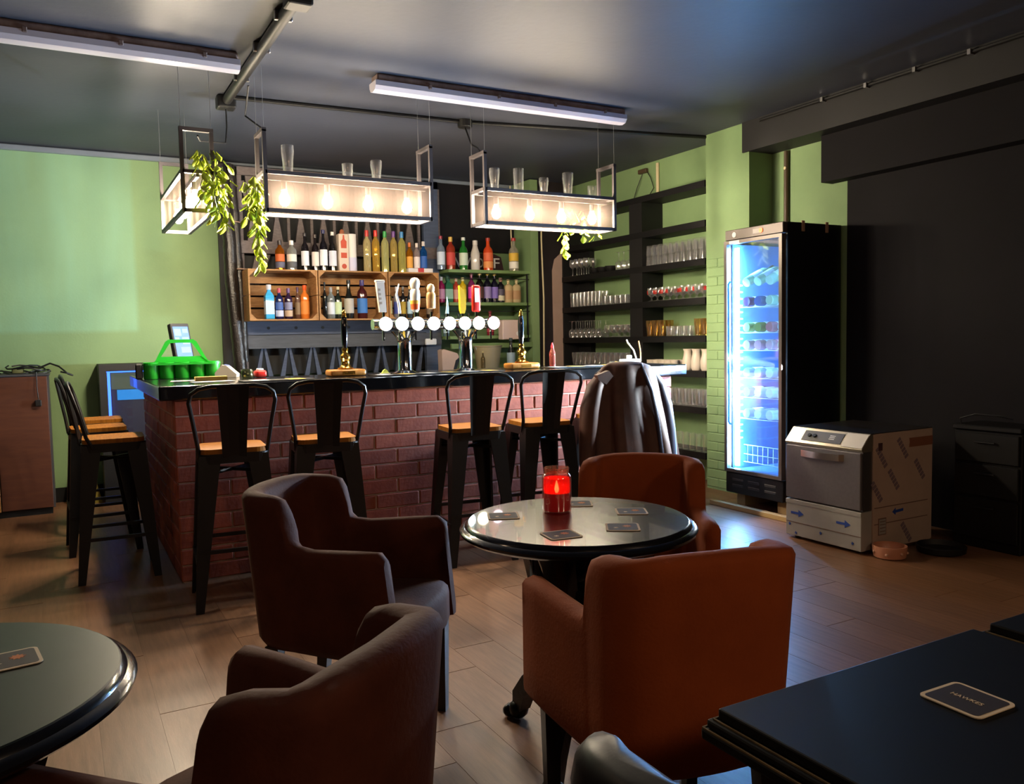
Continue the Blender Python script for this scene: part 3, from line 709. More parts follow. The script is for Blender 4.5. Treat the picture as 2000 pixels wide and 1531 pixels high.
def carton(px, w_, top, c, label, red=None, rnd=False):
    x = at(px, 500, y=YA).x; hw = abs(at(px+w_/2, 500, y=YA).x - at(px-w_/2, 500, y=YA).x)/2*.9; H = at(px, top, y=YA).z - ZA
    t = thing('bottle_carton', label, 'carton', (x, YA, ZA+.001))
    (MB().lathe([(hw,0), (hw,H)], 20) if rnd else MB().rbox(-hw, hw, -hw, hw, 0, H, .003, 1)).build('carton_body', cmat(c), t, smooth=rnd)
    if red:
        MB().prism([(-hw*.55, H*.62), (-hw*.6, H*.8), (-hw*.2, H*.86), (-hw*.12, H*.97), (hw*.12, H*.97), (hw*.2, H*.86), (hw*.6, H*.8), (hw*.55, H*.62)], 'y', -hw-.002, -hw).build('printed_bottle', cmat(red), t)
        MB().box(-hw*.6, hw*.6, -hw-.002, -hw, H*.36, H*.5).build('printed_band', cmat(red), t)
        MB().lathe([(hw*.5,0), (hw*.5,.002)], 14).build('printed_disc', cmat('#a83a22'), t, (0, -hw, H*.14), (PI/2, 0, 0))
        MB().lathe([(hw*.5, H), (hw*.45, H+.03), (hw*.2, H+.045)], 12).build('stopper', cmat('#9c5a3c'), t, smooth=True)
    else: MB().lathe([(hw*1.01, 0), (hw*1.01, H*.38)], 20, cap0=False, cap1=False).build('lilac_band', cmat('#c6c4de'), t, smooth=True)
carton(669, 21, 458, '#cbb9a8', 'red and white bottle carton on the crate tops', red='#b8452c')
carton(687, 20, 458, '#ddd8d4', 'plain white tube beside the red and white carton', rnd=True)
GB = 'bottles inside the crates'; ZB_ = 1.504; YB_ = 7.40
for a in (
    (525, 556, 21, 'square', '#3fa4d8', 'o', '#c4c8d4', '#b9d4ea', 'square sky blue bottle in the left crate'),
    (545, 563, 18, 'spirit', '#141a4a', 'o', '#b84a5c', '#3c5a9c', 'navy bottle with pinkish cap in the left crate', '#b8bcd0'),
    (563, 563, 18, 'spirit', '#241432', 'o', '#5a3c6c', '#7a7c9c', 'dark purple bottle in the left crate, beside the navy one', '#b49a80'),
    (581, 561, 12, 'spirit', '#5c4034', 'o', '#4a2c4c', '#7c6448', 'small brown bottle half behind the orange one in the left crate'),
    (595, 557, 20, 'spirit', '#d8762a', 'o', '#e0561c', '#e08a3c', 'orange bottle with orange cap in the left crate'),
    (634, 551, 10, 'wine', '#0f1214', 'o', '#16202c', None, 'thin black bottle at the far left of the middle crate'),
    (646, 561, 17, 'spirit', '#b9c4c8', 'c', '#8a8c90', '#c4ccd8', 'clear silvery bottle in the middle crate'),
    (660, 560, 16, 'wine', '#101a12', 'o', '#c8b890', '#b4c8a0', 'dark green bottle with cream label in the middle crate'),
    (681, 547, 21, 'champ', '#0e100e', 'o', '#16161c', '#a8a49c', 'black sparkling wine bottle in the middle crate'),
    (707, 547, 22, 'spirit', '#3c1418', 'o', '#3a3470', '#2f6cb4', 'dark red bottle with blue label at the right of the middle crate'),
    (760, 556, 12, 'wine', '#4a4420', 'o', '#202434', '#c8c490', 'olive bottle at the left of the right crate'),
    (774, 560, 12, 'spirit', '#d4d4e0', 'c', '#d8d8e4', '#3c4a9c', 'white and blue bottle in the right crate'),
    (787, 560, 12, 'wine', '#14161a', 'o', '#8c8c90', '#a89030', 'black bottle with yellow label in the right crate'),
    (800, 559, 12, 'wine', '#1c2a34', 'o', '#c8a46c', '#a4c4dc', 'dark bottle with tan cap in the right crate'),
    (812, 549, 11, 'wine', '#243420', 'o', '#a83020', '#5c7c5c', 'green bottle with red neck at the right of the right crate'),
    (838, 566, 13, 'wine', '#1a1414', 'o', '#2c2426', '#6c5c50', 'dark bottle in the far corner of the right crate')):
    bottle(a[0], a[1], a[2], YB_, ZB_, a[3], a[4], a[5], a[6], a[7], a[8], GB, a[9] if len(a) > 9 else None)

# ---- green shelves on the back wall, right of the pallet wall
t = thing('green_shelf_unit', 'green painted wall shelves of bottles right of the crates', 'shelf', (3.40, 7.40, 0))
M_gs = mat('green_shelf_paint', '#6f8a55', .6, var=.15)
SHW = .93
for z in (1.985, 1.66, 1.325): MB().box(0, SHW, 0, .30, z-.03, z).build('shelf_board', M_gs, t)
MB().box(0, SHW, -.03, 0, 1.20, 1.25).build('shelf_rail', M_gs, t)
MB().box(.93, 1.02, -.02, .36, 0.99, 2.92).build('green_post', M_green, t)
MB().box(0, .93, .33, .36, 2.20, 2.88).build('black_panel', M_blackpaint, t)
for z in (1.90, 1.57): MB().tube([(0, .03, z), (SHW, .03, z)], .004, 6).build('retaining_wire', M_dark, t)
MB().box(.885, .9, 0, .015, 1.25, 1.955).build('thin_upright', M_dark, t)
MB().tube([(.865, .28, 2.9), (.86, .27, 2.4), (.865, .25, 2.0)], .008, 6).build('cream_cable', M_cream, t)
MB().tube([(1.06, -.03, 2.9), (1.05, -.035, 2.3), (1.07, -.03, 1.7), (1.06, -.03, 1.0)], .009, 6).build('cream_cable', M_cream, t)
# wolf sign
sx = at(932, 505, y=7.66)
t = thing('bar_sign', 'dark maroon sign reading WOLF behind the shelf bottles', 'sign', (sx.x, 7.66, 1.985))
MB().prism([(-.29,0), (.29,0), (.31,.03), (.28,.16), (.2,.19), (-.2,.2), (-.29,.17), (-.31,.03)], 'y', 0, .02).build('board', mat('maroon_board', '#2e121a', .5), t)
l = link('lettering', text_mesh('WOLF', .15, .002), t, (0, -.003, .09), (PI/2, 0, 0)); l.scale = (1.25, 1, 1); l.data.materials.append(M_white)
GC = 'bottles on the upper green shelf'; GD = 'bottles on the middle green shelf'
for a in (
    (862, 461, 17, 'wine', '#b8c8dc', 'c', '#8c2038', '#c8d4e8', 'clear bottle with dark red cap at the left of the upper green shelf'),
    (881, 463, 19, 'spirit', '#8c2a18', 'o', '#c8a048', '#c03c34', 'red spirit bottle with gold cap on the upper green shelf'),
    (906, 464, 18, 'wine', '#1f6a24', 'o', '#d8dcd4', '#c8d4c0', 'green bottle with white cap on the upper green shelf'),
    (929, 470, 19, 'frost', '#c9c2ba', 'o', '#d2ccc4', None, 'frosted white bottle in the middle of the upper green shelf'),
    (954, 465, 20, 'wine', '#c8441c', 'o', '#a83024', '#d8643c', 'orange red bottle with red cap on the upper green shelf', '#e09050'),
    (1004, 465, 19, 'wine', '#d8d4c4', 'c', '#a8202c', '#d8b040', 'pale bottle with red cap alone at the right of the upper green shelf', '#e8e4dc')):
    bottle(a[0], a[1], a[2], 7.50, 1.986, a[3], a[4], a[5], a[6], a[7], a[8], GC, a[9] if len(a) > 9 else None)
for a in (
    (862, 541, 15, 'spirit', '#8c1450', 'o', '#c8c8d4', '#c890b4', 'magenta bottle at the left of the middle green shelf'),
    (875, 541, 17, 'square', '#2c6a4c', 'o', '#2c5a40', '#8cb4a0', 'square green bottle on the middle green shelf'),
    (891, 543, 14, 'spirit', '#a83c2c', 'o', '#d8b8a0', '#c89080', 'brick red bottle on the middle green shelf'),
    (904, 542, 15, 'spirit', '#c8a818', 'o', '#d8d090', '#d8c030', 'yellow bottle on the middle green shelf'),
    (921, 533, 15, 'wine', '#6c2050', 'o', '#6c4050', '#d03ca8', 'bottle with bright pink label on the middle green shelf'),
    (937, 532, 17, 'wine', '#14100e', 'o', '#d8b878', '#4c2c20', 'black bottle with cream neck behind the red tap handle'),
    (952, 532, 16, 'wine', '#100e1c', 'o', '#c8a830', '#8c7cb0', 'dark bottle with yellow neck and lilac label on the middle green shelf'),
    (966, 533, 15, 'wine', '#120f24', 'o', '#d0b060', '#7c68b8', 'dark bottle with gold neck and violet label on the middle green shelf'),
    (978, 543, 16, 'spirit', '#16121c', 'o', '#b88c80', '#4c4458', 'squat black bottle beside the beige flasks', '#c8c0a8'),
    (993, 546, 16, 'flask', '#c4ac84', 'o', '#d0c090', '#b8926c', 'beige flask with brown leaf mark, left of the pair'),
    (1009, 546, 16, 'flask', '#bca880', 'o', '#d0c090', '#a8825c', 'beige flask with brown leaf mark, right of the pair')):
    bottle(a[0], a[1], a[2], 7.50, 1.661, a[3], a[4], a[5], a[6], a[7], a[8], GD, a[9] if len(a) > 9 else None)
for a in ((957, 607, 15, 'wine', '#7c2434', 'o', '#9c2c38', '#a84050', 'dark pink bottle on the lower green shelf behind the taps'),
          (895, 612, 12, 'wine', '#6c8078', 'c', '#3c4440', None, 'pale bottle on the lower green shelf at the left'),
          (871, 613, 13, 'wine', '#90b0c0', 'c', '#4c545c', '#a8c4d8', 'light blue bottle at the left end of the lower green shelf'),
          (915, 612, 12, 'wine', '#30401c', 'o', '#3a3a30', '#b8b890', 'olive bottle on the lower green shelf')):
    bottle(a[0], a[1], a[2], 7.50, 1.326, a[3], a[4], a[5], a[6], a[7], a[8], 'bottles on the lower green shelf')
# things below the green shelves
p = at(991, 638, y=7.38)
t = thing('wall_dispenser', 'white box dispenser beside the lower green shelf', 'dispenser', (p.x, 7.37, 1.28))
MB().rbox(-.115, .115, -.1, 0, 0, .2, .012, 2).build('cover', mat('pinkish_white_plastic', '#c9b4b0', .4), t)
MB().lathe([(.02,0), (.022,.003)], 16).build('lock', M_white, t, (.06, -.1005, .06), (PI/2, 0, 0))
p = at(953, 712, y=7.3)
t = thing('bucket', 'beige bucket standing behind the right tap column', 'bucket', (p.x, 7.3, .991))
MB().lathe([(.11,0), (.14,.22), (.146,.225), (.146,.235), (.136,.235), (.107,.01)], 24, cap1=False).build('pail', mat('beige_plastic', '#8f8467', .5), t, smooth=True)
MB().tube([(.143*math.cos(a), -.02, .225 - .1*math.sin(a)) for a in [PI*k/10 for k in range(11)]], .003, 5).build('bail_handle', M_wire, t)
p = at(876, 715, y=7.25)
t = thing('paper_bag', 'crumpled pale paper bag standing behind the bar', 'bag', (p.x, 7.26, .991))
MB().prism([(-.08,0), (.03,0), (.06,.1), (.1,.13), (.075,.17), (-.06,.21), (-.085,.2)], 'y', -.05, .05).build('paper_body', mat('pale_paper', '#b5a096', .8, bump=.4, bscale=20), t)
MB().prism([(.03,.0), (.07,.02), (.105,.125), (.06,.1)], 'y', -.051, .051).build('dark_lining', M_dark, t)
bottle(997, 660, 17, 7.22, .991, 'champ', '#141a1c', 'o', '#3c4a50', '#8ca4b4', 'dark bottle on the back counter beside the right hand pump', 'bottles on the back counter')
bottle(942, 686, 9, 7.1, .991, 'wine', '#8c7c58', 'c', '#b4a478', None, 'tiny pale bottle in front of the beige bucket', 'bottles on the back counter')
p = at(1078, 700, y=6.9)
t = thing('squash_bottle', 'red capped plastic bottle standing right of the hand pump', 'bottle', (at(1079, 705, y=5.22).x, 5.22, ZT+.001))
MB().lathe([(.02,0), (.023,.01), (.023,.075), (.024,.08), (.023,.10), (.012,.13), (.009,.14)], 14).build('plastic_body', gmat('#b86c60', 'c'), t, smooth=True)
MB().lathe([(.0225,.004), (.0225,.07)], 14).build('red_drink', mat('red_drink', '#a8302c', .3), t, smooth=True)
MB().lathe([(.012,.135), (.012,.15), (.006,.165), (.005,.175)], 12).build('cap', cmat('#b8202c', .4), t, smooth=True)
# white folded cloth over the pallet board
p = at(841, 663, y=7.56)
t = thing('bar_cloth', 'small white folded cloth hung on the pallet board', 'cloth', (p.x, 7.555, 1.262))
MB().rbox(-.06, .06, -.015, .02, -.02, .045, .012, 2).build('folded_cloth', mat('white_cloth', '#d8dce4', .8), t, smooth=True)

# ---- black painted column with bare plaster and the pipes
t = struct(MB().box(4.44, 4.80, 7.46, YB, 0, ZC).build('wall_column', mat('black_column_paint', '#231b1e', .6, var=.3, vscale=5, bump=.3)))
p = MB(); p.prism([(4.635,.99), (4.80,.99), (4.80,2.28), (4.785,2.3), (4.77,2.22), (4.72,2.17), (4.66,2.12), (4.63,2.0)], 'y', 7.452, 7.458); p.build('bare_plaster', mat('bare_plaster', '#b3988b', .85, var=.15, vscale=4), t)
t = thing('insulated_pipes', 'two black lagged pipes bending down beside the pallet wall', 'pipe', (1.30, 7.5, 0))
M_lag = mat('shiny_black_lagging', '#1a1718', .28, c2='#241e1a', vscale=60, bump=1.0, bscale=70)
for k, (pts, r) in enumerate((([(425,318), (432,345), (440,400), (448,470), (451,540), (458,610), (468,700), (472,730)], .052), ([(447,322), (452,360), (459,430), (463,500), (470,560), (474,640), (478,720)], .040))):
    P = [at(a, b, y=7.5 + .05*k) - Vector((1.30, 7.5, 0)) for a, b in pts]; P2 = []
    for i in range(len(P)-1):
        for j in range(6): P2.append(P[i].lerp(P[i+1], j/6))
    rr = [r*(1 + .07*(i % 2)) for i in range(len(P2))]
    MB().tube(P2, rr, 12).build('lagged_pipe', M_lag, t, smooth=True, ang=80)
for pt in ((455, 434), (471, 526)):
    q = at(*pt, y=7.52) - Vector((1.30, 7.5, 0)); MB().tube([(q.x+.055*math.cos(a), q.y+.055*math.sin(a), q.z) for a in [2*PI*k/14 for k in range(14)]], .006, 6, closed=True).build('tape_band', mat('brown_tape', '#8c7060', .5), t)
MB().box(.0, .135, .2, .24, .9, 2.9).build('black_backing', M_dark, t)

# ================================================================ GLASS SHELVES ON THE RIGHT WALL
SX, SY0, SY1 = 4.75, 5.235, 7.45
t = thing('wall_shelving', 'tall black shelving of drinking glasses on the right wall', 'shelving', (SX, SY0, 0))
SZ = [2.57, 2.245, 1.93, 1.605, 1.285, .985, .675, .29]
for k, z in enumerate(SZ): MB().box(0, XR-SX, 0, SY1-SY0, z-.055, z).build('shelf_board', M_blackwood, t)
MB().box(.005, XR-SX, 6.08-SY0, 6.27-SY0, 0, SZ[0]-.055).build('divider', M_dark, t)
MB().box(.005, XR-SX, SY1-SY0-.02, SY1-SY0+.01, 0, SZ[0]).build('end_panel', M_dark, t)
MB().box(.19, XR-SX, 7.2-SY0, 7.44-SY0, 0, SZ[1]).build('rear_upright', M_dark, t)
p = at(1287, 400, x=XR)
t = thing('cream_conduit', 'cream pipe running down the green wall behind the shelves', 'pipe', (XR-.012, p.y, 0))
MB().tube([(0, 0, .2), (0, 0, 2.9)], .016, 10).build('pipe', M_cream, t, smooth=True)
MB().rbox(-.022, .01, -.035, .035, 2.44, 2.47, .004, 1).build('pipe_clip', M_cream, t)
p = at(1539, 300, x=XR)
t = thing('brown_conduit', 'brown pipe on the green wall above the bottle fridge', 'pipe', (XR-.016, p.y, 0))
MB().tube([(0, 0, 2.05), (0, 0, 2.69)], .02, 10).build('pipe', mat('brown_pipe', '#4a3a28', .5), t, smooth=True)
MB().lathe([(.012,0), (.012,.02)], 10).build('clip', M_cream, t, (-.02, 0, 2.56), (0, PI/2, 0))
t = thing('loose_wires', 'loose dark wires dangling on the green wall above the shelves', 'wire', (XR-.01, 6.2, 0))
MB().tube([(0, .15, 2.86), (-.02, .22, 2.72), (-.01, .3, 2.60)], .004, 5).build('wire', M_cable, t)
MB().tube([(0, .1, 2.86), (-.015, .02, 2.78), (-.01, -.02, 2.68), (-.01, .06, 2.61)], .004, 5).build('wire', M_cable, t)
MB().rbox(-.03, .009, .08, .2, 2.84, 2.88, .005, 1).build('connector', mat('brown_pipe', '#4a3a28'), t)

def lathe_mesh(name, prof, n, m, cap1=False):
    o = MB().lathe(prof, n, cap1=cap1).build(name, m, smooth=True, ang=60); me = o.data; bpy.data.objects.remove(o); return me
def up(pr): return pr
G_pint = lathe_mesh('pint', [(.026,0), (.028,.004), (.033,.07), (.039,.11), (.038,.145), (.0355,.145), (.036,.11), (.03,.07), (.025,.012)], 14, M_glass)
G_tall = lathe_mesh('highball', [(.026,0), (.027,.004), (.03,.15), (.028,.15), (.025,.01)], 14, M_glass)
G_short = lathe_mesh('tumbler', [(.03,0), (.032,.004), (.037,.088), (.035,.088), (.029,.012)], 14, M_glass)
G_wine = lathe_mesh('wine_glass', [(.032,0), (.031,.003), (.006,.008), (.0045,.07), (.012,.08), (.032,.10), (.037,.13), (.031,.172), (.029,.172), (.035,.13), (.03,.102), (.005,.084)], 14, M_glass)
G_gob = lathe_mesh('goblet', [(.03,0), (.028,.004), (.008,.01), (.007,.032), (.03,.05), (.041,.08), (.038,.118), (.036,.118), (.039,.08), (.028,.052), (.004,.038)], 14, M_glass)
M_amb = glass('amber_tinted_glass', tint='#faeed4', clear=.82, body='#e8cc98', rough=.1); G_amb = G_pint.copy(); G_amb.materials.clear(); G_amb.materials.append(M_amb)
M_cup = mat('white_glazed_cup', '#bfb4a4', .35)
G_cup = lathe_mesh('cup', [(.03,0), (.036,.01), (.04,.085), (.036,.085), (.032,.014)], 14, M_cup)
G_jug = lathe_mesh('carafe', [(.04,0), (.05,.02), (.052,.08), (.04,.13), (.036,.16), (.046,.185), (.043,.185), (.033,.16), (.037,.13), (.048,.08), (.045,.02)], 16, M_cup)
M_redp = mat('red_print_on_glass', '#b02a24', .4)
ORD = ('first','second','third','fourth','fifth','sixth','seventh','eighth','ninth','tenth','eleventh','twelfth','thirteenth','fourteenth','fifteenth')
def glasses(me, name, z, y0, y1, dy, xs, label, group, cat='glass', flip=False, h=0, extra=None, jit=.002):
    ref = 'pillar' if y0 < 6.1 else 'divider'
    for q, x in enumerate(xs):
        y = y0; k = 0
        while y <= y1 + 1e-6:
            o = link(name, me, None, (x + R_.uniform(-jit, jit), y + R_.uniform(-jit, jit), z + (h if flip else 0) + .001), (PI if flip else 0, 0, R_.uniform(0, 6)))
            tag(o, label + f', {ORD[k]} from the {ref}' + ('' if len(xs) == 1 else (', front row', ', back row')[q]), cat, group)
            if extra: extra(o)
            y += dy; k += 1
F1, F2, F3 = 4.80, 4.885, 4.96
def red_print(o):
    m_ = MB().lathe([(.0385,.062), (.0418,.078), (.0412,.096)], 14, cap0=False, cap1=False); m_.f = [f for f in m_.f if (f[0] % 14) in (0, 1, 2, 7, 8, 9)]
    m_.build('red_print', M_redp, o)
# third board: upended tumblers stacked in two tiers on the right; left some stems, black bowls
glasses(G_short, 'tumbler', SZ[2], 5.30, 6.03, .0795, (F1, F2), 'lower-tier tumbler on the third black shelf', 'lower tier of stacked tumblers', flip=True, h=.089, jit=.002)
glasses(G_short, 'tumbler', SZ[2]+.091, 5.30, 6.03, .0795, (F1, F2), 'upper-tier tumbler on the third black shelf', 'upper tier of stacked tumblers', flip=True, h=.089, jit=.002)
glasses(G_wine, 'wine_glass', SZ[2], 6.33, 6.55, .085, (F1,), 'upturned wine glass on the third black shelf', 'wine glasses on the third shelf by the divider', flip=True, h=.173)
glasses(G_wine, 'wine_glass', SZ[2], 7.06, 7.38, .085, (F1, F2), 'upright wine glass far left on the third shelf', 'wine glasses at the far left of the third shelf')
for k in range(3):
    o = MB().lathe([(.03,0), (.05,.02), (.062,.055), (.058,.055), (.046,.024), (.02,.008)], 16, cap1=False).build('bowl', M_dark, None, (F1+.02, 6.66+k*.135, SZ[2]+.001), smooth=True)
    tag(o, f'small black bowl on the third black shelf, {ORD[k]} from the divider', 'bowl', 'black bowls on the third shelf')
# fourth board
glasses(G_gob, 'goblet', SZ[3], 5.30, 6.03, .088, (F1,), 'goblet with red print on the fourth shelf', 'red printed goblets', extra=red_print)
glasses(G_gob, 'goblet', SZ[3], 5.33, 6.03, .088, (F2+.01,), 'clear goblet behind the red printed ones', 'clear goblets on the fourth shelf')
glasses(G_tall, 'highball_glass', SZ[3], 6.84, 7.38, .068, (F1, F2), 'tall straight glass on the fourth shelf', 'tall glasses on the fourth shelf')
glasses(G_short, 'tumbler', SZ[3], 6.33, 6.76, .082, (F1, F2), 'tumbler on the fourth black shelf', 'tumblers on the fourth shelf')
# fifth board
glasses(G_amb, 'beer_glass', SZ[4], 5.86, 6.05, .085, (F1, F2), 'amber glass beside the divider, fifth shelf', 'amber glasses by the divider')
glasses(G_short, 'tumbler', SZ[4], 5.50, 5.78, .082, (F1, F2), 'short tumbler between amber glasses, fifth shelf', 'tumblers on the fifth shelf')
glasses(G_amb, 'beer_glass', SZ[4], 5.29, 5.43, .085, (F1, F2), 'amber glass at the right end, fifth shelf', 'amber glasses at the right end')
glasses(G_wine, 'wine_glass', SZ[4], 6.85, 7.36, .082, (F1, F2), 'upturned wine glass on the fifth shelf', 'wine glasses on the fifth shelf', flip=True, h=.173)
glasses(G_gob, 'goblet', SZ[4], 6.34, 6.76, .088, (F1, F2), 'goblet on the fifth shelf', 'goblets on the fifth shelf')
# sixth board, level with the bar top
glasses(G_jug, 'carafe', SZ[5], 5.30, 5.58, .115, (F1+.02,), 'white carafe on the sixth shelf', 'white carafes', cat='carafe')
glasses(G_cup, 'cup', SZ[5], 5.68, 6.02, .085, (F1, F2), 'white cup on the sixth shelf', 'white cups', cat='cup')
glasses(G_pint, 'beer_glass', SZ[5], 6.34, 7.36, .086, (F1, F2), 'beer glass on the sixth shelf', 'beer glasses on the sixth shelf')
# lower boards, seen past the bar end
glasses(G_pint, 'beer_glass', SZ[6], 5.29, 5.98, .086, (F1, F2), 'beer glass on the seventh shelf', 'beer glasses on the seventh shelf')
glasses(G_tall, 'highball_glass', SZ[7], 5.29, 5.98, .086, (F1,), 'tall glass on the lowest shelf', 'tall glasses on the lowest shelf')

# glasses on the pendants
def top_glass(px, py, yp, me, sc_, label):
    p = at(px, py, y=yp); o = link('beer_glass', me, None, (p.x, yp, ZP+.225+.005)); o.scale = (sc_[0], sc_[0], sc_[1]); tag(o, label, 'glass', 'glasses on top of the pendants')
zs = ZP + .23
for px, me, s, lab in ((563, G_pint, (1.0, 1.25), 'tall beer glass at the left on top of the middle pendant'), (679, G_short, (.95, 1.15), 'tumbler standing on top of the middle pendant'), (735, G_pint, (.95, .95), 'beer glass at the right on top of the middle pendant')):
    top_glass(px, 340, 5.13, me, s, lab)
for px, me, s, lab in ((966, G_pint, (.95, 1.1), 'first glass from the left on the right pendant'), (1013, G_tall, (1.25, 1.15), 'second glass, tall and straight, on the right pendant'), (1062, G_pint, (.9, .85), 'third glass, small, on the right pendant'),
                       (1109, G_pint, (1.05, 1.2), 'fourth and tallest glass on the right pendant'), (1156, G_short, (.9, 1.1), 'last glass on the right pendant, beside the plant')):
    top_glass(px, 365, 5.13, me, s, lab)

# ================================================================ BOTTLE FRIDGE
FX, FY0, FY1, FZ0, FZ1 = 4.40, 4.07, 4.63, .10, 2.06
t = thing('bottle_fridge', 'tall black glass-door fridge lit blue, full of bottles', 'fridge', (FX, FY0, 0))
W = FY1-FY0; D = .585
M_fr = mat('fridge_black', '#0b0b0e', .35); M_in = mat('fridge_liner', '#4f7098', .5); M_df = mat('grey_door_frame', '#5c5450', .4, .5)
b = MB(); b.box(0.045, D, 0, .02, FZ0, FZ1); b.build('side_panel', M_fr, t)
MB().box(.045, D, W-.02, W, FZ0, FZ1).build('side_panel', M_fr, t)
MB().box(D-.02, D, .02, W-.02, FZ0, FZ1).build('back_panel', M_in, t)
MB().box(.045, D-.02, .02, W-.02, FZ1-.03, FZ1).build('top_panel', M_fr, t)
MB().box(.045, D-.02, .02, W-.02, FZ0, .27).build('bottom_panel', M_in, t)
for y in (.02, W-.026): MB().box(.05, D-.02, y, y+.006, .27, FZ1-.1).build('inner_liner', M_in, t)
hd = MB().rbox(.0, .045, 0, W, 1.985, FZ1, .004, 1).build('header_panel', mat('silver_grey_panel', '#4e4745', .4, .5), t)
MB().box(-.002, .001, W*.33, W*.5, 2.008, 2.04).build('control_plate', mat('grey_plate', '#9c9494', .4), hd)
MB().lathe([(.018,0), (.018,.004)], 14).build('orange_display', glow('orange_display', '#ff5a10', 3), hd, (-.002, W*.36, 2.024), (0, -PI/2, 0))
MB().lathe([(.02,0), (.02,.002)], 16).build('round_sticker', M_white, hd, (-.0015, W*.83, 2.022), (0, -PI/2, 0))
for k, (y, px_) in enumerate(((.1, '#b08a70'), (.16, '#b08a70'))): pass
gr = MB().rbox(.0, .06, 0, W, FZ0, .255, .006, 1).build('grille', M_fr, t)
for r in range(2):
    for k in range(3): MB().rbox(-.003, .002, .06+k*.16, .17+k*.16, .15+r*.045, .168+r*.045, .003, 1).build('vent_slot', mat('vent_grey', '#26262a', .5), gr)
dr = MB(); fr = .028
dr.box(-.012, .03, 0, W, 1.955, 1.98); dr.box(-.012, .03, 0, W, .26, .285); dr.box(-.012, .03, 0, fr, .285, 1.955); dr.box(-.012, .03, W-fr, W, .285, 1.955)
d_ = dr.build('door_frame', M_df, t)
MB().box(.004, .009, fr, W-fr, .285, 1.955).build('door_glass', glass('fridge_glass', tint='#d8ecff', clear=.93, body='#ffffff', edge=.6), d_)
hdl = MB().tube([(-.02, W-.075, .62), (-.04, W-.075, .64), (-.04, W-.075, 1.66), (-.02, W-.075, 1.68)], .008, 8).build('door_handle', glass('clear_handle', tint='#a8d8ff', clear=.45, body='#8cc8f8'), d_, smooth=True)
MB().box(-.0135, -.0115, W*.72, W*.9, 1.957, 1.978).build('door_sticker', M_white, d_)
MB().box(.055, .06, W-.085, W-.045, .3, 1.93).build('light_strip', glow('fridge_led', '#a4d6ff', LED), t)
MB().box(.06, .075, .03, .04, .3, 1.93).build('light_strip', glow('fridge_led_side', '#a4d6ff', LED*.15), t)
# added lamp before the strip, aimed along the bar front to brighten its bricks
la = bpy.data.lights.new('added_fridge_beam', 'AREA'); la.shape = 'RECTANGLE'; la.size = .03; la.size_y = 1.6; la.energy = 170; la.color = (.80, .92, 1.0); la.spread = math.radians(96)
lo = bpy.data.objects.new('added_fridge_beam', la); col.objects.link(lo); lo.parent = t; lo.location = (.053, W-.065, 1.115)
lo.rotation_euler = Vector((-1, .12, 0)).to_track_quat('-Z', 'Z').to_euler()
rz_ = [1.60, 1.49, 1.30, 1.17, .965, .82, .66]
for k in range(24):
    z = .5 + k*.05
    MB().box(.1, .13, W-.05, W-.022, z, z+.012).build('ladder_rung', M_white, t)
for z in rz_[1:]:
    s = MB()
    for k in range(9): s.tube([(.09, .05+k*.056, z), (D-.04, .05+k*.056, z)], .002, 5)
    for x in (.09, .3, D-.04): s.tube([(x, .035, z), (x, W-.035, z)], .003, 5)
    s.build('wire_rack', M_wire, t)
s = MB()
for k in range(8):
    s.tube([(.1, .08+k*.05, .33), (.1, .08+k*.05, .46)], .0025, 5)
for z in (.33, .39, .46): s.tube([(.1, .05, z), (.1, .47, z)], .003, 5)
s.build('wire_basket', M_wire, t)
for y in (.08, .48): MB().box(.08, .5, y-.04, y+.04, 0, FZ0).build('timber_bearer', mat('raw_timber', '#a48a5c', .7), t)
# pale tape on the top corners and battens at the foot
for k, x in enumerate((.18, .42)): MB().rbox(x, x+.03, -.006, .004, 2.0, 2.075, .003, 1).build('cardboard_corner', mat('brown_card', '#9a7a62', .8), t)
t2 = thing('floor_batten', 'raw timber batten lying on the floor before the fridge', 'batten', (4.30, 3.75, 0)); MB().rbox(0, .05, 0, .95, 0, .035, .003, 1).build('timber', mat('raw_timber', '#a48a5c'), t2)
# wine bottles lying base-out on the racks
def wine_mesh(n_, c, kind, lab):
    a = MB().lathe([(.012,0), (.034,.0), (.037,.006), (.037,.19), (.03,.215), (.015,.24), (.0135,.29), (.0135,.298)], 14)
    return a
def fridge_bottle(y, z, c, lab, label, group, tilt=0, x=.075):
    t = thing('wine_bottle', label, 'bottle', (FX+x, FY0+y, z+.041), 0, group); t.rotation_euler = (0, PI/2 - tilt, 0)
    key = 'fw'+c
    if key not in bpy.data.meshes:
        o = wine_mesh(0, c, 0, 0).build(key, gmat(c, 'o'), smooth=True, ang=50); o.data.name = key; bpy.data.objects.remove(o)
        for nm, pr, m in ((key+'l', [(.0376,.06), (.0376,.16)], cmat(lab)), (key+'f', [(.0145,.235), (.0145,.3), (.008,.302)], cmat(lab if lab != '#e8f0f0' else '#7c5c50'))):
            o = MB().lathe(pr, 14, cap0=False, cap1=False).build(nm, m, smooth=True); o.data.name = nm; bpy.data.objects.remove(o)
    link('glass_body', bpy.data.meshes[key], t); link('paper_label', bpy.data.meshes[key+'l'], t); link('foil_cap', bpy.data.meshes[key+'f'], t)
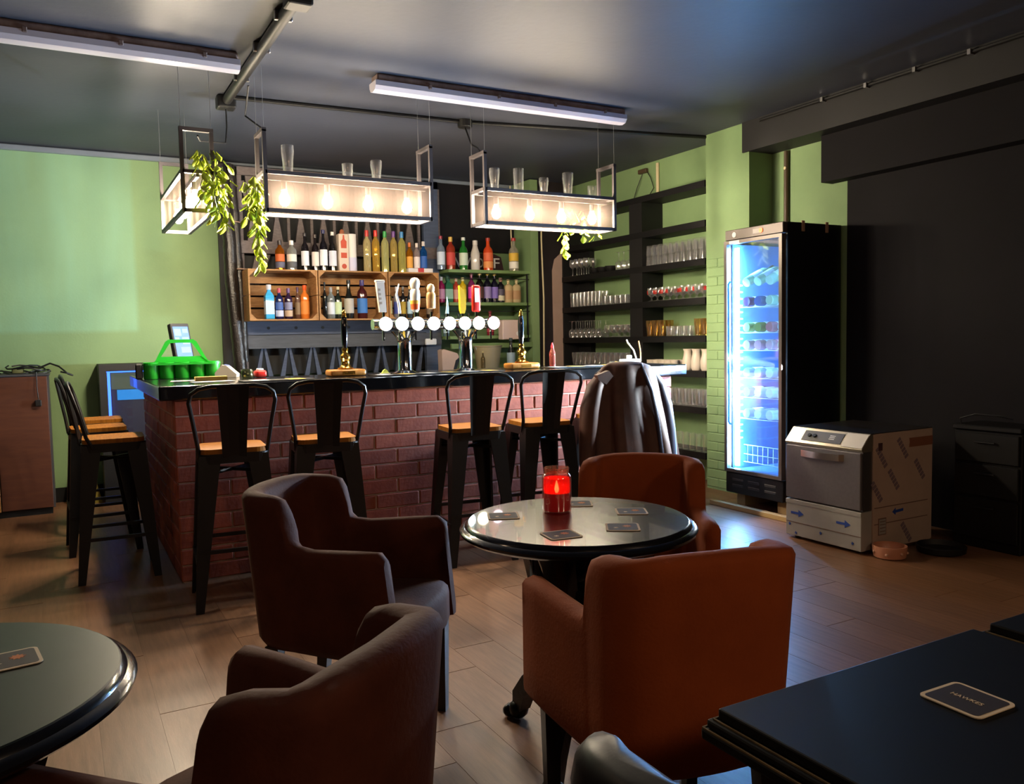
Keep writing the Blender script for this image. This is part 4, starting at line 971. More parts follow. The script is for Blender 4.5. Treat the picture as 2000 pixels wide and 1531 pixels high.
rows = [(0, 'top', ['#a8c8a0', '#b4d0b0', '#b4d0b0', '#a8c8a0'], '#e8f0f0'), (1, 'second', ['#a8c8a0', '#b4d0b0', '#2c4c8c', '#4c2c4c'], '#e8f0f0'), (2, 'third', ['#c8d8d8', '#b8606c', '#5c6c30', '#8c9c50'], '#e8f0f0'),
        (3, 'fourth', ['#b4d0b0', '#c89ca0', '#b08088', '#8c7078'], '#e8f0f0'), (4, 'fifth', ['#8890a0', '#a8c0c8', '#8898a8', '#6c7c8c'], '#e8f0f0'), (5, 'sixth', ['#d8e8e8', '#e0ecec', '#d8e8e8', '#506070'], '#e8f0f0'), (6, 'lowest', ['#d8e8e8', '#e0ecec', '#d8e8e8', '#8ca0ac'], '#e8f0f0')]
for k, nm, cs_, lb in rows:
    for j, c in enumerate(cs_):
        tl = math.radians(24) if k == 0 else 0
        fridge_bottle(.085 + j*.112, rz_[k] + (.03 if k == 0 else 0), c, lb, f'wine bottle on the {nm} rack of the lit fridge, {ORD[j]} from the right', f'bottles on the {nm} fridge rack', tl)

# ================================================================ GLASSWASHER STILL IN ITS FILM
t = thing('glasswasher', 'steel glasswasher partly wrapped in printed film, beside the fridge', 'dishwasher', (4.0, 3.115, 0))
DW, DD, DH = .565, .64, .70
M_film = mat('film_on_steel', '#bda594', .4, .0, var=.12, vscale=5, bump=.1, bscale=15)
M_film2 = mat('pale_film_on_steel', '#a9a7a0', .35, .1, var=.1, vscale=5, bump=.1, bscale=15)
MB().box(.10, DD, 0, DW, .015, DH).build('cabinet', M_film, t)
MB().box(.08, DD+.001, -.001, DW+.001, DH, DH+.004).build('top_plate', mat('dark_steel_top', '#3a3636', .3, .6), t)
MB().box(.02, DD, .004, DW-.004, .255, .62).build('door_return', M_steel, t)
p = MB(); p.prism([(0,.615), (.012,.60), (.12,.60), (.12,DH), (.075,DH)], 'y', .0, DW); cp_ = p.build('control_panel', mat('satin_steel', '#c6bda8', .28, .85), t)
# sloping fascia plate, knobs and pale sticker lie on the slope from (0,.615) to (.075,.70)
sl = math.atan2(.085, .075)
def on_slope(y, u, name, mb, m):      # u up the slope
    return mb.build(name, m, cp_, (u*math.cos(sl)-.0012*math.sin(sl), y, .615 + u*math.sin(sl)+.0012*math.cos(sl)), (0, -sl, 0))
on_slope(.16, .02, 'fascia', MB().box(0, .075, 0, .29, 0, .002), mat('grey_fascia', '#4a4644', .45))
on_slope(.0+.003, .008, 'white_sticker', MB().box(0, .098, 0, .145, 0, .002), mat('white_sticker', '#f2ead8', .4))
for y in (.40, .36): on_slope(y, .058, 'knob', MB().lathe([(.012,0), (.011,.012)], 12), M_dark)
for k in range(3): on_slope(.235, .045+k*.012, 'printed_mark', MB().box(0, .006, -.02, .02, .002, .003), M_white)
dr = MB().rbox(.0, .02, .006, DW-.006, .26, .595, .004, 1).build('door', mat('brushed_door_steel', '#7a7678', .45, .5, var=.1, vscale=50), t)
hp = [(.0, .12), (-.022, .14), (-.034, .2), (-.038, .28), (-.034, .36), (-.022, .42), (.0, .44)]
h_ = MB()
for z in (): pass
vs = []
for x, y in hp: vs += [(x, y, .535), (x, y, .575), (x+.008, y, .575), (x+.008, y, .535)]
h_.add(vs, [(i*4+k, i*4+(k+1)%4, (i+1)*4+(k+1)%4, (i+1)*4+k) for i in range(6) for k in range(4)] + [(0,1,2,3), (24,25,26,27)]); h_.build('handle', mat('bright_handle_steel', '#dad6cc', .25, 1), dr, smooth=True, ang=30)
lp = MB().rbox(.006, .10, .003, DW-.003, .02, .25, .003, 1).build('lower_panel', M_film2, t)
M_blue = mat('blue_print', '#2a4a9c', .5); M_seam = mat('film_seam', '#7b5f54', .5)
def arrow_x(y, z, s, flip=1):          # on the front (facing -x); points along -y (right in view) when flip is 1
    MB().prism([(y+flip*.06, z-.007), (y-flip*.0, z-.007), (y-flip*.0, z-.022), (y-flip*.04, z), (y-flip*.0, z+.022), (y-flip*.0, z+.007), (y+flip*.06, z+.007)], 'x', .0035, .0055).build('printed_arrow', M_blue, lp)
arrow_x(.46, .165, 1); arrow_x(.115, .165, 1)
MB().box(.0035, .0055, .004, DW-.004, .105, .108).build('film_seam', M_seam, lp)
MB().box(.003, .0055, .004, DW-.004, .224, .247).build('film_fold', M_film2, lp)
for y, z in ((.53, .09), (.29, .075), (.06, .06), (.48, .04)): MB().prism([(y+a*.011, z+b_*.011) for a, b_ in burst(1, .5, 5)], 'x', .0035, .0055).build('printed_mark', M_blue, lp)
# right side film print (facing -y)
sd = MB().rbox(.10, DD+.002, -.004, .0, .02, DH-.002, .001, 1).build('side_film', M_film, t)
for z0_, z1_ in ((.262, .267), (.165, .17)): MB().box(.11, .6, -.006, -.0035, z0_, z1_).build('film_seam', M_seam, sd)
MB().prism([(.37,.222), (.30,.218), (.30,.205), (.27,.226), (.30,.247), (.30,.234), (.37,.238)], 'y', -.006, -.0035).build('printed_arrow', M_blue, sd)
M_smudge = mat('faded_print', '#7d6b72', .5)
for x, z in ((.17, .56), (.36, .60), (.28, .42), (.52, .46), (.13, .36), (.40, .09)):
    for k in range(6): MB().box(-.009, .009, -.006, -.0035, -.017, .017).build('faded_lettering', M_smudge, sd, (x+k*.014-.035, 0, z-(k*.02-.05)), (0, .95, 0))
MB().box(.14, .175, -.0065, -.0035, .60, .645).build('dark_sticker', mat('brown_sticker', '#4c3438', .5), sd)
MB().prism([(.42,.60), (.64,.60), (.64,.655), (.42,.655), (.425,.63)], 'y', -.0065, -.0035).build('brown_tape', mat('brown_tape_strip', '#8a5a44', .4), sd)
rl = MB().box(.145, .215, -.0065, -.0035, .10, .20).build('rating_plate', M_seam, sd)
MB().box(.151, .209, -.008, -.006, .106, .194).build('rating_sheet', M_film2, rl)
for z in (.12, .14, .16, .178): MB().box(.156, .204, -.009, -.0075, z, z+.005).build('rating_line', M_seam, rl)
for x in (.06, .58):
    for y in (.05, .51): MB().lathe([(.02,0), (.02,.02)], 10, (x, y, 0)).build('foot', M_dark, t)
# pink bowl
bp = at(1727, 1085, z=0) + Vector((0, -.035, 0))
o = thing('pet_bowl', 'round peach coloured bowl on the floor beside the glasswasher', 'bowl', bp)
MB().lathe([(.075,0), (.086,.006), (.09,.03), (.094,.066), (.093,.07), (.087,.07), (.083,.03), (.07,.012)], 32, cap1=False).build('bowl_wall', mat('peach_ceramic', '#c98a6c', .35), o, smooth=True)
MB().lathe([(.072,.01), (.073,.014)], 28).build('bowl_floor', mat('cream_ceramic', '#d8c8a0', .4), o)
for k in range(7): a = k*.9; MB().sphere((.0915*math.cos(a), .0915*math.sin(a), .03+.008*(k % 2)), .009, 8, 5).build('paw_print', mat('pale_peach_ceramic', '#d8a88c', .35), o, smooth=True)
# dark cabinet and low tray on the right
t = thing('black_cabinet', 'black drawer cabinet with wire handle against the black wall', 'cabinet', (4.70, 2.62, 0))
MB().rbox(.02, .29, 0, .40, 0, .70, .006, 1).build('cabinet_body', M_blackwood, t)
MB().rbox(.0, .29, -.005, .405, .70, .73, .006, 1).build('cabinet_top', M_blackwood, t)
for z0_, z1_ in ((.06, .30), (.315, .50), (.515, .685)):
    d = MB().rbox(.004, .022, .012, .388, z0_, z1_, .004, 1).build('drawer', M_blackwood, t); MB().tube([(-.01, .14, z1_-.05), (-.01, .26, z1_-.05)], .006, 6).build('handle', M_dark, d)
MB().tube([(.05, .38, .73), (.05, .385, .76), (.06, .3, .79), (.08, .16, .785), (.1, .1, .77)], .005, 6).build('wire_handle', M_cable, t)
o = thing('black_tray', 'low black tray on the floor right of the glasswasher', 'tray', at(1838, 1078, z=0))
MB().lathe([(.10,0), (.13,.01), (.135,.04), (.13,.045), (.12,.015)], 28, cap1=True).build('tray_dish', M_dark, o, smooth=True)

# ================================================================ ON THE BAR
YTAP = 5.02
LX = [at(px, 632, y=YTAP-.12).x for px in (755, 787, 818, 849, 880, 910, 937, 966)]
ZL = at(818, 632, y=YTAP-.12).z
lens_c = ['#eaf4ff', '#d8f0ff', '#f0f4f4', '#f4f8ff', '#eef4ff', '#c8f0f8', '#fff4c8', '#ffd8e4']
def handle_part(k, t, x):
    z0 = ZL + .065
    def B(name, mb, m, **kw): return mb.build(name, m, t, (x, YTAP-.07, z0), **kw)
    if k == 0: B('tap_handle', MB().prism([(-.034,.05), (.022,.05), (.014,.0), (.034,.0)], 'y', -.01, .01), M_white) if 0 else None
    stem = MB().tube([(0,0,-.07), (0,0,.012)], .008, 8); B('handle_stem', stem, M_chrome, smooth=True)
    if k == 0:
        h = B('tap_handle', MB().add([(-.028,-.012,.01), (.018,-.012,.01), (.018,.012,.01), (-.028,.012,.01), (-.046,-.014,.20), (.006,-.014,.20), (.006,.014,.20), (-.046,.014,.20)], [(3,2,1,0),(4,5,6,7),(0,1,5,4),(1,2,6,5),(2,3,7,6),(3,0,4,7)]), mat('ivory_handle', '#d8c8b8', .4))
        MB().rbox(-.05, .01, -.018, .018, .196, .212, .005, 2).build('handle_head', mat('ivory_handle', '#d8c8b8'), h)
        for j in range(4): MB().box(-.026-.003*j, -.012-.003*j, -.0145, -.012, .06+j*.028, .074+j*.028).build('printed_mark', mat('pale_brown_print', '#a8927c', .5), h)
    elif k == 1:
        B('tap_handle', MB().tube([(0,0,0), (-.004,0,.06), (-.02,0,.12), (.0,0,.19)], [.010, .009, .007, .004], 8), M_white, smooth=True)
    elif k == 2:
        h = B('tap_handle', MB().lathe([(.014,.01), (.026,.025), (.03,.06), (.033,.12), (.03,.15), (.024,.158), (.028,.166), (.034,.19), (.032,.21), (.02,.228), (.004,.232)], 16), mat('pale_sculpted_handle', '#d9d2c4', .4), smooth=True)
        MB().lathe([(.0275,.026), (.0315,.062)], 16, cap0=False, cap1=False).build('orange_band', mat('orange_band', '#d8581c', .4), h, smooth=True)
        MB().lathe([(.0315,.062), (.0325,.085)], 16, cap0=False, cap1=False).build('yellow_band', mat('yellow_band', '#e0a83c', .4), h, smooth=True)
    elif k == 3:
        B('tap_handle', MB().lathe([(.012,.03), (.028,.035), (.03,.06), (.03,.12), (.026,.135), (.02,.14), (.024,.148), (.026,.17), (.018,.188), (.004,.194)], 16), mat('tan_sculpted_handle', '#cf9c52', .45, c2='#dcc09c', vscale=12), smooth=True)
    elif k == 4:
        B('tap_handle', MB().tube([(0,0,0), (.003,0,.05), (.002,0,.11)], [.012, .008, .002], 8), mat('pale_blue_handle', '#b8d4e4', .3), smooth=True)
    elif k == 5:
        B('tap_handle', MB().prism([(-.012,.0), (.012,.0), (.022,.03), (.022,.125), (.006,.15), (-.004,.165), (-.022,.185), (-.02,.03)], 'y', -.012, .012), mat('yellow_handle', '#d8a818', .4))
    elif k == 6:
        h = B('tap_handle', MB().rbox(-.03, .03, -.016, .016, .01, .19, .014, 3), mat('red_handle', '#c41c10', .35), smooth=True)
        MB().rbox(-.016, .016, -.0185, -.0155, .075, .17, .001, 1).build('white_panel', mat('white_panel', '#e8dcd4', .4), h)
def tap_tower(ks, label):
    cx = (LX[ks[1]] + LX[ks[2]])/2
    t = thing('beer_tap_tower', label, 'beer tap', (0, 0, 0)); t.location = (cx, YTAP, ZT)
    def off(o): o.location = (o.location[0]-cx, o.location[1]-YTAP, o.location[2]-ZT); return o
    MB().lathe([(.075,0.001), (.08,.006), (.062,.014), (.05,.02), (.047,.03), (.047,.20), (.052,.225), (.066,.25), (.09,.275)], 28).build('column', M_chrome, t, smooth=True)
    MB().lathe([(.085,.0), (.085,.004)], 28).build('base_ring', M_brass, t)
    z = ZL - ZT; h0, h1 = LX[ks[0]]-cx-.05, LX[ks[3]]-cx+.05
    MB().tube([(h0, 0, z), (h1, 0, z)], .036, 16).build('cross_tube', M_chrome, t, smooth=True)
    for k in ks:
        x = LX[k]-cx
        bz = MB(); bz.lathe([(.036,0), (.047,.006), (.047,.02), (.044,.024)], 24); b_ = bz.build('lens_housing', M_chrome, t, (x, -.085, z), (PI/2, 0, 0), smooth=True)
        ln = MB().lathe([(.0435,0), (.043,.003), (.03,.009), (.01,.012)], 24).build('lit_lens', glow('lens_%d' % k, lens_c[k], LENS), t, (x, -.109, z), (PI/2, 0, 0), smooth=True)
        if k == 2:
            for s in (-1, 1): MB().prism([(s*.022-.011, -.004), (s*.022, .01), (s*.022+.011, -.004), (s*.022, .002)], 'y', -.005, .0).build('printed_arc', M_dark, t, (x, -.117, z+.012))
        MB().tube([(x, -.03, z), (x, -.085, z)], .014, 8).build('spout_body', M_chrome, t, smooth=True)
        MB().tube([(x, -.055, z-.03), (x, -.06, z-.06), (x, -.06, z-.105)], .007, 8).build('nozzle', M_chrome, t, smooth=True)
        n0 = len(t.children)
        before = set(t.children)
        if k != 7: handle_part(k, t, LX[k])
        for o in set(t.children) - before: off(o)
    return t
tap_tower((0, 1, 2, 3), 'left chrome beer tap column with four lit round lenses')
tap_tower((4, 5, 6, 7), 'right chrome beer tap column with the red and yellow handles')

def hand_pump(px, label, num):
    x = at(px, 720, y=5.02).x
    t = thing('hand_pump', label, 'beer pump', (x, 5.02, ZT))
    MB().rbox(-.115, .115, -.065, .065, .001, .042, .014, 3).build('wooden_base', mat('varnished_pine', '#b8772e', .35, c2='#a26424', vscale=6, stretch=(8,1,1)), t, smooth=True)
    MB().box(-.04, .04, -.0665, -.0645, .012, .032).build('name_plate', M_brass, t)
    MB().lathe([(.045,.042), (.05,.05), (.034,.06), (.026,.075), (.028,.10), (.034,.115), (.03,.13), (.02,.14), (.017,.155), (.022,.165), (.019,.175)], 20).build('brass_collar', M_brass, t, smooth=True)
    MB().tube([(.0,-.02,.1), (-.03,-.06,.105), (-.034,-.075,.09)], .009, 8).build('spout', M_brass, t, smooth=True)
    MB().lathe([(.013,.17), (.016,.19), (.02,.23), (.022,.30), (.0205,.34), (.016,.36), (.017,.37)], 18).build('pump_handle', mat('black_lacquer', '#0e0e10', .12, coat=.5), t, smooth=True)
    MB().lathe([(.017,.37), (.013,.385), (.014,.395), (.006,.412), (.002,.415)], 16).build('brass_finial', M_brass, t, smooth=True)
hand_pump(675, 'brass and black hand pump left of the beer taps', 0)
hand_pump(1019, 'brass and black hand pump right of the beer taps', 1)

# green bottle carrier
cc = at(356, 732, y=5.72); CX = cc.x
t = thing('bottle_carrier', 'bright green plastic bottle carrier with arched handle on the bar', 'bottle carrier', (CX, 5.72, ZT+.001), math.radians(-6))
M_gp = mat('green_plastic', '#1fa02c', .35)
n = 5; r = .0462
for j in range(2):
    for k in range(n):
        x = (k-(n-1)/2)*.092; y = (j-.5)*.095
        MB().lathe([(r*.95,0), (r,.004), (r,.105), (r-.004,.105), (r-.004,.006)], 18, (x, y, 0), cap1=True).build('bottle_cup', M_gp, t, smooth=True)
MB().prism(rrect(.47, .20, .05, 5), 'z', .088, .10).build('top_deck', M_gp, t)
h_ = MB(); pr = [(-.165,.10), (-.095,.235), (-.075,.25), (.075,.25), (.095,.235), (.165,.10)]
inn = [(.125,.135), (.07,.222), (.06,.228), (-.06,.228), (-.07,.222), (-.125,.135)]
h_.add([(x,-.014,z) for x,z in pr]+[(x,-.014,z) for x,z in reversed(inn)]+[(x,.014,z) for x,z in pr]+[(x,.014,z) for x,z in reversed(inn)], [])
m6 = 6; fs = []
for i in range(5): fs += [(i, i+1, m6+i+1, m6+i), (12+i, 12+m6+i, 12+m6+i+1, 12+i+1), (i, 12+i, 12+i+1, i+1), (m6+i, m6+i+1, 12+m6+i+1, 12+m6+i)]
fs += [(0, 6, 18, 12), (5, 17, 23, 11)]
h_.add([], []); h_.f = [tuple(f) for f in fs]; h_.build('arched_handle', M_gp, t)
MB().prism([(-.18,.095), (.18,.095), (.13,.14), (-.13,.14)], 'y', -.010, .010).build('handle_web', M_gp, t)
MB().rbox(-.275, -.235, -.08, .08, 0, .10, .008, 1).build('dark_end', M_dark, t)

# tablet till on its stand, behind the carrier
tc_ = at(360, 650, y=6.05)
t = thing('till_tablet', 'tilted touch-screen till with blue display behind the green carrier', 'till', (tc_.x-.02, 6.05, ZT+.001), math.radians(24))
MB().rbox(-.06, .06, -.05, .08, 0, .012, .004, 1).build('stand_base', M_dark, t)
MB().tube([(0, .04, .01), (0, .05, .12), (0, .02, .2)], .014, 8).build('stand_arm', M_dark, t, smooth=True)
hd = MB().rbox(-.07, .07, -.012, .032, -.13, .13, .009, 2).build('screen_case', M_dark, t, (0, 0, .235), (math.radians(-14), 0, 0))
MB().box(-.056, .056, -.0135, -.0125, -.11, .105).build('display', glow('till_display', '#3f8cf0', SCREEN), hd)
for a in ((-.05,.0,.04,.09), (.0,.05,-.02,.03), (-.02,.05,-.08,-.04), (-.05,-.02,.0,.03), (.01,.05,.06,.09)): MB().box(a[0], a[1], -.0142, -.0137, a[2], a[3]).build('display_tile', glow('till_tile', '#8fb8f4', SCREEN*.8), hd)
# till cable
t = thing('till_cable', 'curly black cable on the bar behind the green carrier', 'cable', (CX+.12, 6.0, ZT))
MB().tube([(.012*math.sin(k*.9)-.1+k*.012, 0, .05+.018*math.cos(k*.9)+.03*math.sin(k*.15)) for k in range(24)], .004, 5).build('cable', M_cable, t, smooth=True)
# card terminal, paper, pad, jar, stapler
def on_bar(px, py, yp): p = at(px, py, y=yp); return Vector((p.x, yp, ZT+.001))
t = thing('card_terminal', 'white card terminal leaning beside the green carrier', 'card terminal', on_bar(446, 730, 5.55), math.radians(-25))
MB().prism([(-.075,0), (.06,0), (.062,.02), (.0,.075), (-.03,.08), (-.075,.03)], 'y', -.04, .04).build('casing', mat('off_white_plastic', '#cfc8bc', .4), t)
MB().prism([(-.02,.0735), (-.005,.0725), (.012,.066), (.0,.078), (-.02,.082)], 'y', -.03, .03).build('display', mat('blue_grey_display', '#5c6ca0', .3), t)
o = MB().box(-.09, .09, -.035, .035, 0, .022).build('yellow_pad', mat('pale_yellow_paper', '#d8b860', .8), None, on_bar(412, 740, 5.18), (0, 0, -.05)); o.name = 'note_pad'; tag(o, 'yellow note pad on the bar before the green carrier', 'note pad')
o = MB().prism([(-.12,-.06), (.1,-.075), (.13,.05), (-.1,.07)], 'z', 0, .001).build('paper_sheet', mat('white_paper', '#cfc8c0', .8), None, on_bar(372, 742, 5.22)+Vector((0, 0, .0005))); tag(o, 'loose white sheet of paper left of the yellow pad', 'paper', 'loose papers on the bar')
o = MB().prism([(-.11,-.07), (.12,-.05), (.1,.07), (-.12,.05)], 'z', 0, .001).build('paper_sheet', mat('white_paper', '#cfc8c0'), None, on_bar(416, 748, 4.98)+Vector((0, 0, .0005))); tag(o, 'loose white sheet of paper before the yellow pad', 'paper', 'loose papers on the bar')
t = thing('glass_dish', 'small clear glass jar beside the red stapler', 'jar', on_bar(483, 733, 5.3))
MB().lathe([(.03,0), (.036,.006), (.038,.04), (.03,.055), (.028,.055), (.034,.04), (.032,.01)], 16, cap1=False).build('glass_wall', glass('greenish_glass', tint='#c8d0b0', clear=.65, body='#a0a890'), t, smooth=True)
t = thing('stapler', 'small red plastic gadget on the bar left of the hand pump', 'gadget', on_bar(508, 728, 5.32), .2)
MB().rbox(-.035, .035, -.03, .03, 0, .045, .015, 3).build('casing', mat('red_plastic', '#c02420', .35), t, smooth=True)
MB().rbox(-.02, .02, -.015, .02, .042, .056, .006, 2).build('button', M_white, t, smooth=True)
t = thing('lemon_wedge', 'yellow green lime wedge on the bar left of the taps', 'fruit', on_bar(752, 722, 5.1)); 
MB().prism([(-.026,0), (.026,0), (.012,.022), (0,.03), (-.012,.022)], 'y', -.01, .01).build('wedge', mat('lime_flesh', '#b4c860', .4), t)
MB().lathe([(.035,0), (.036,.0035)], 16, (0, 0, -.0005)).build('saucer', M_white, t)
# bar runners
M_yel = mat('yellow_print', '#c8a83c', .7)
def runner(px0, px1, yp, label):
    a, b = at(px0, 730, y=yp).x, at(px1, 730, y=yp).x; t = thing('bar_runner', label, 'bar mat', ((a+b)/2, yp, ZT+.0008), 0, 'bar runners'); h = (b-a)/2
    MB().box(-h, h, -.09, .09, 0, .004).build('rubber_mat', M_dark, t)
    n = max(2, int(h/.07))
    for k in range(n): x = -h + 2*h*(k+.5)/n; MB().box(x-h/n*.45, x+h/n*.45, -.075, .075, .003, .005).build('printed_panel', M_yel if k % 2 else M_white, t)
runner(470, 610, 4.82, 'flat printed bar runner near the red gadget')
runner(728, 975, 4.86, 'flat printed bar runner under the tap lenses')
runner(1070, 1210, 4.95, 'yellow and black bar runner at the right end of the bar')
# blue-lit power block with leads, right end
t = thing('extension_block', 'pale extension block with plug at the right end of the bar', 'extension block', on_bar(1232, 700, 5.15), math.radians(-8))
MB().rbox(-.09, .07, -.03, .03, 0, .035, .008, 2).build('casing', mat('pale_blue_plastic', '#a8c4dc', .4), t)
MB().rbox(-.03, .0, -.02, .02, .033, .065, .006, 2).build('plug', M_white, t)
MB().tube([(.05, 0, .03), (.055, .05, .1), (.03, .1, .16), (.06, .17, .18)], .006, 6).build('white_lead', M_white, t, smooth=True)
MB().tube([(.1, .02, .01), (.12, .06, .1), (.14, .12, .17)], .006, 6).build('tan_lead', mat('tan_lead', '#a88458', .5), t, smooth=True)
o = thing('key_dish', 'small clear dish beside the extension block on the bar', 'dish', on_bar(1203, 703, 5.1)); MB().lathe([(.03,0), (.045,.02), (.043,.02), (.028,.004)], 16).build('dish', M_glass, o, smooth=True)
MB().sphere((0, 0, .014), .014, 8, 6, .6).build('yellow_sweet', M_yel, o, smooth=True)

# ================================================================ COAT ON THE LAST STOOL
t = thing('coat', 'dark brown coat draped over the back of the last bar stool', 'coat', (3.13, 4.40, 0), math.radians(-4))
M_coat = mat('brown_waxed_coat', '#5c3a2e', .6, c2='#482d26', vscale=6, bump=.5, bscale=9)
vs = []; NN = 44
rings = [(1.135, .055, .02, -.21), (1.128, .12, .045, -.21), (1.105, .175, .07, -.21), (1.06, .215, .085, -.2), (.98, .235, .10, -.19), (.88, .252, .115, -.18), (.76, .27, .13, -.18), (.62, .285, .145, -.185), (.48, .295, .155, -.19), (.36, .30, .15, -.19)]
for i, (z, a, b, yc) in enumerate(rings):
    for k in range(NN):
        th = 2*PI*k/NN; fold = 1 + min(i, 7)*.022*math.sin(6*th + .5*i*.3) + min(i, 7)*.012*math.sin(11*th+1)
        vs.append((a*fold*math.cos(th) + .012*i, yc + b*fold*math.sin(th), z + .012*math.sin(3*th)*(i > 8)))
fs = [(i*NN+k, i*NN+(k+1)%NN, (i+1)*NN+(k+1)%NN, (i+1)*NN+k) for i in range(len(rings)-1) for k in range(NN)] + [tuple(reversed(range(NN)))]
MB().add(vs, fs).build('coat_body', M_coat, t, smooth=True, ang=80)
sl = MB(); sl.tube([(-.17, -.24, 1.06), (-.235, -.255, .98), (-.27, -.25, .85), (-.28, -.24, .68), (-.28, -.23, .52), (-.27, -.23, .42)], [.03, .052, .06, .056, .05, .048], 14); sl.build('sleeve', M_coat, t, smooth=True, ang=80)
sl = MB(); sl.tube([(.2, -.21, 1.07), (.27, -.2, .98), (.32, -.19, .84), (.35, -.19, .68), (.36, -.2, .5)], [.03, .05, .06, .055, .05], 14); sl.build('sleeve', mat('blue_grey_cloth', '#3c3f52', .4, bump=.3, bscale=9), t, smooth=True, ang=80)
MB().prism([(-.235,1.06), (-.15,1.085), (-.12,1.05), (-.17,1.0), (-.225,1.03)], 'y', -.29, -.25).build('collar_flap', M_coat, t)
# blue-grey strip along the back
MB().tube([(.10, -.26, 1.12), (.15, -.305, .95), (.185, -.325, .75), (.2, -.345, .55)], .012, 8).build('blue_grey_seam', mat('blue_grey_cloth', '#3c3f52'), t, smooth=True)

# ================================================================ LEFT SIDE
t = thing('brown_cupboard', 'brown wooden cupboard standing against the green wall at the left', 'cupboard', (-.075, 7.27, 0))
M_cup_w = mat('brown_veneer', '#5e3524', .5, c2='#4f2b1e', vscale=4, stretch=(1, 1, 6))
MB().box(-.9, 0, .018, .50, .05, 1.08).build('cupboard_body', mat('grey_blue_carcass', '#3c3c40', .6), t)
MB().rbox(-.355, -.012, 0, .018, .055, 1.075, .003, 1).build('door', M_cup_w, t)
MB().rbox(-.40, -.362, -.004, .018, .05, 1.08, .003, 1).build('light_edge', mat('light_wood_edge', '#b07c44', .5), t)
MB().rbox(-.9, -.405, 0, .018, .055, 1.075, .003, 1).build('door', M_cup_w, t)
MB().box(-.88, -.02, .03, .48, 0, .05).build('plinth', M_dark, t)
MB().rbox(-.91, .01, -.006, .51, 1.08, 1.095, .003, 1).build('cupboard_top', mat('grey_blue_carcass', '#3c3c40'), t)
t = thing('cable_heap', 'tangle of dark cables heaped on top of the brown cupboard', 'cable', (-.16, 7.42, 1.096))
for k in range(4):
    a = k*1.3; MB().tube([(.10*math.cos(j*.5+a)*(1+.1*k)-.04*k, .07*math.sin(j*.5+a), .012+.02*(k % 3)+.014*math.sin(j*1.1+k)) for j in range(13)], .006, 6).build('cable_loop', M_cable, t, smooth=True)
MB().tube([(.02, -.05, .04), (.1, -.06, .075), (.16, -.08, .05), (.22, -.12, -.01), (.25, -.17, -.02), (.21, -.19, .0), (.17, -.17, .01)], .007, 6).build('cable_loop', M_cable, t, smooth=True)
MB().tube([(.0, -.13, .01), (.005, -.165, .01), (.005, -.18, -.1), (.01, -.18, -.2)], .004, 6).build('hanging_lead', M_cable, t, smooth=True)
MB().rbox(-.015, .03, -.195, -.165, -.25, -.2, .006, 1).build('plug', M_cable, t)
MB().rbox(-.16, -.08, -.05, .02, .0, .05, .015, 2).build('olive_pouch', mat('olive_cloth', '#5c5c34', .8), t, smooth=True)
# blue-lit glass-fronted machine in the corner
p0_, p1_ = at(192, 712, y=7.45), at(330, 712, y=7.45)
t = thing('lit_display_cabinet', 'black cabinet with blue-lit glass front in the corner behind the stools', 'cabinet', (p0_.x, 7.42, 0)); W_ = p1_.x - p0_.x; zt = p0_.z
MB().box(0, W_, .1, .36, 0, zt).build('cabinet_body', M_dark, t)
MB().box(0, W_, 0, .1, zt-.055, zt).build('front_frame', M_dark, t); MB().box(0, .055, 0, .1, .5, zt-.055).build('front_frame', M_dark, t); MB().box(W_-.055, W_, 0, .1, .5, zt-.055).build('front_frame', M_dark, t); MB().box(0, W_, 0, .1, 0, .5).build('front_frame', M_dark, t)
MB().box(.06, .082, .05, .06, .52, zt-.07).build('blue_light_strip', glow('blue_strip', '#3a6cff', 5), t)
MB().box(.055, W_-.055, .05, .06, zt-.07, zt-.06).build('blue_light_strip', glow('blue_strip', '#3a6cff', 5), t)
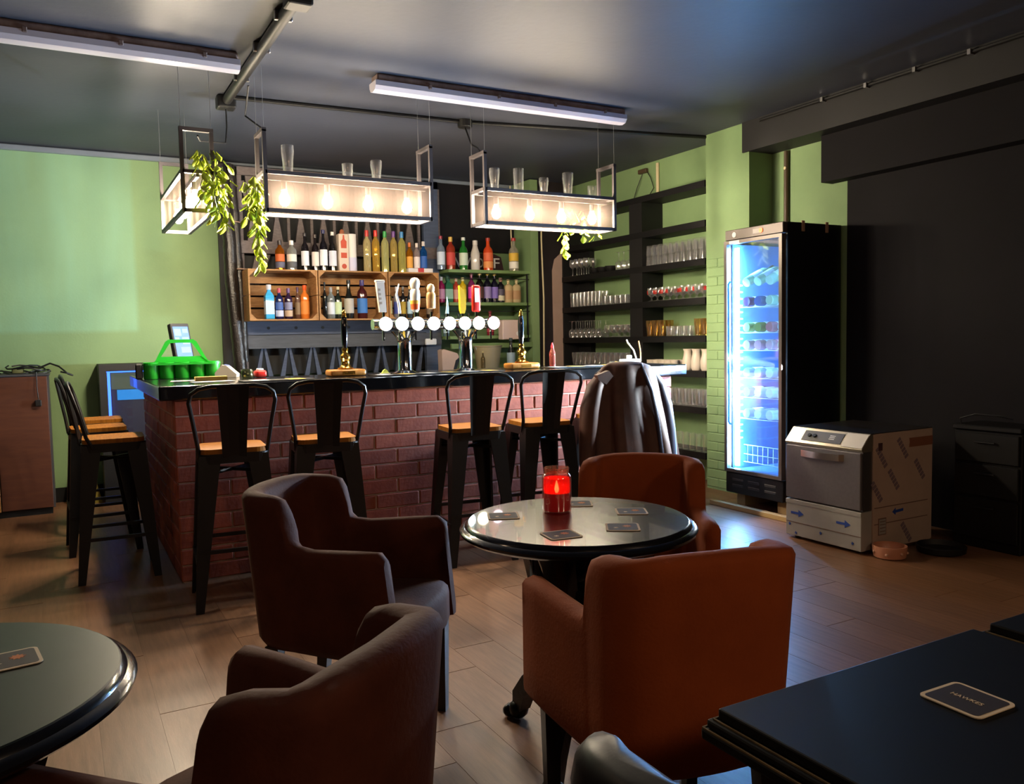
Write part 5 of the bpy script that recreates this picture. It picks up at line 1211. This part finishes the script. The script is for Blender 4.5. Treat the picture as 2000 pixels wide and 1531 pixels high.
MB().box(.09, W_-.06, .092, .099, .50, zt-.07).build('lit_back', mat('dark_plum_panel', '#24182a', .6), t)
MB().box(.09, W_-.06, .085, .092, zt-.21, zt-.075).build('lit_picture', glow('olive_picture', '#8c9458', .35), t)
MB().box(.13, W_-.1, .08, .085, zt-.30, zt-.215).build('lit_picture', glow('cyan_picture', '#18a8f0', .9), t)
MB().box(.055, W_-.055, .02, .024, .5, zt-.055).build('front_glass', glass('cabinet_glass', tint='#e8f0ff', clear=.92, edge=.5), t)
# yellow bin-like thing and odd bits behind the stools
t = thing('yellow_sign', 'yellow folded floor sign standing behind the left stools', 'floor sign', (.13, 7.62, 0), .2)
for s in (-1, 1): MB().add([(-.12,s*.08,0), (.12,s*.08,0), (.12,s*.065,0), (-.12,s*.065,0), (-.07,s*.012,.30), (.07,s*.012,.30), (.07,s*.0,.30), (-.07,s*.0,.30)], [(3,2,1,0),(4,5,6,7),(0,1,5,4),(1,2,6,5),(2,3,7,6),(3,0,4,7)]).build('sign_leaf', mat('dull_yellow_plastic', '#8c7c24', .5), t)

# ================================================================ ADDED FILL GLOBES, OUT OF VIEW
def fill_globe(loc, label, k=1.0):  # invented globe, added to give soft fill light
    t = thing('fill_globe_pendant', label, 'pendant light', loc)
    MB().sphere((0, 0, 0), .16, 24, 14).build('opal_fill_globe', glow('opal_fill_globe_%d' % (k*10), '#ffd8b0', ROOM*k), t, smooth=True)
    MB().lathe([(.05,.15), (.05,.19), (.02,.2)], 16).build('gallery', M_brass, t, smooth=True)
    MB().tube([(0, 0, .2), (0, 0, ZC-loc[2]-.02)], .005, 6).build('flex', M_cable, t)
    MB().lathe([(.05,ZC-loc[2]-.025), (.05,ZC-loc[2]-.001)], 16).build('ceiling_rose', M_brass, t)
fill_globe((.2, -1.3, 2.3), 'added fill globe hanging unseen behind the viewer at the left', 1.0)
fill_globe((2.9, -1.2, 2.3), 'added fill globe hanging unseen behind the viewer at the right', 1.4)
fill_globe((-1.7, 3.2, 2.3), 'added fill globe hanging unseen left of the view', .4)
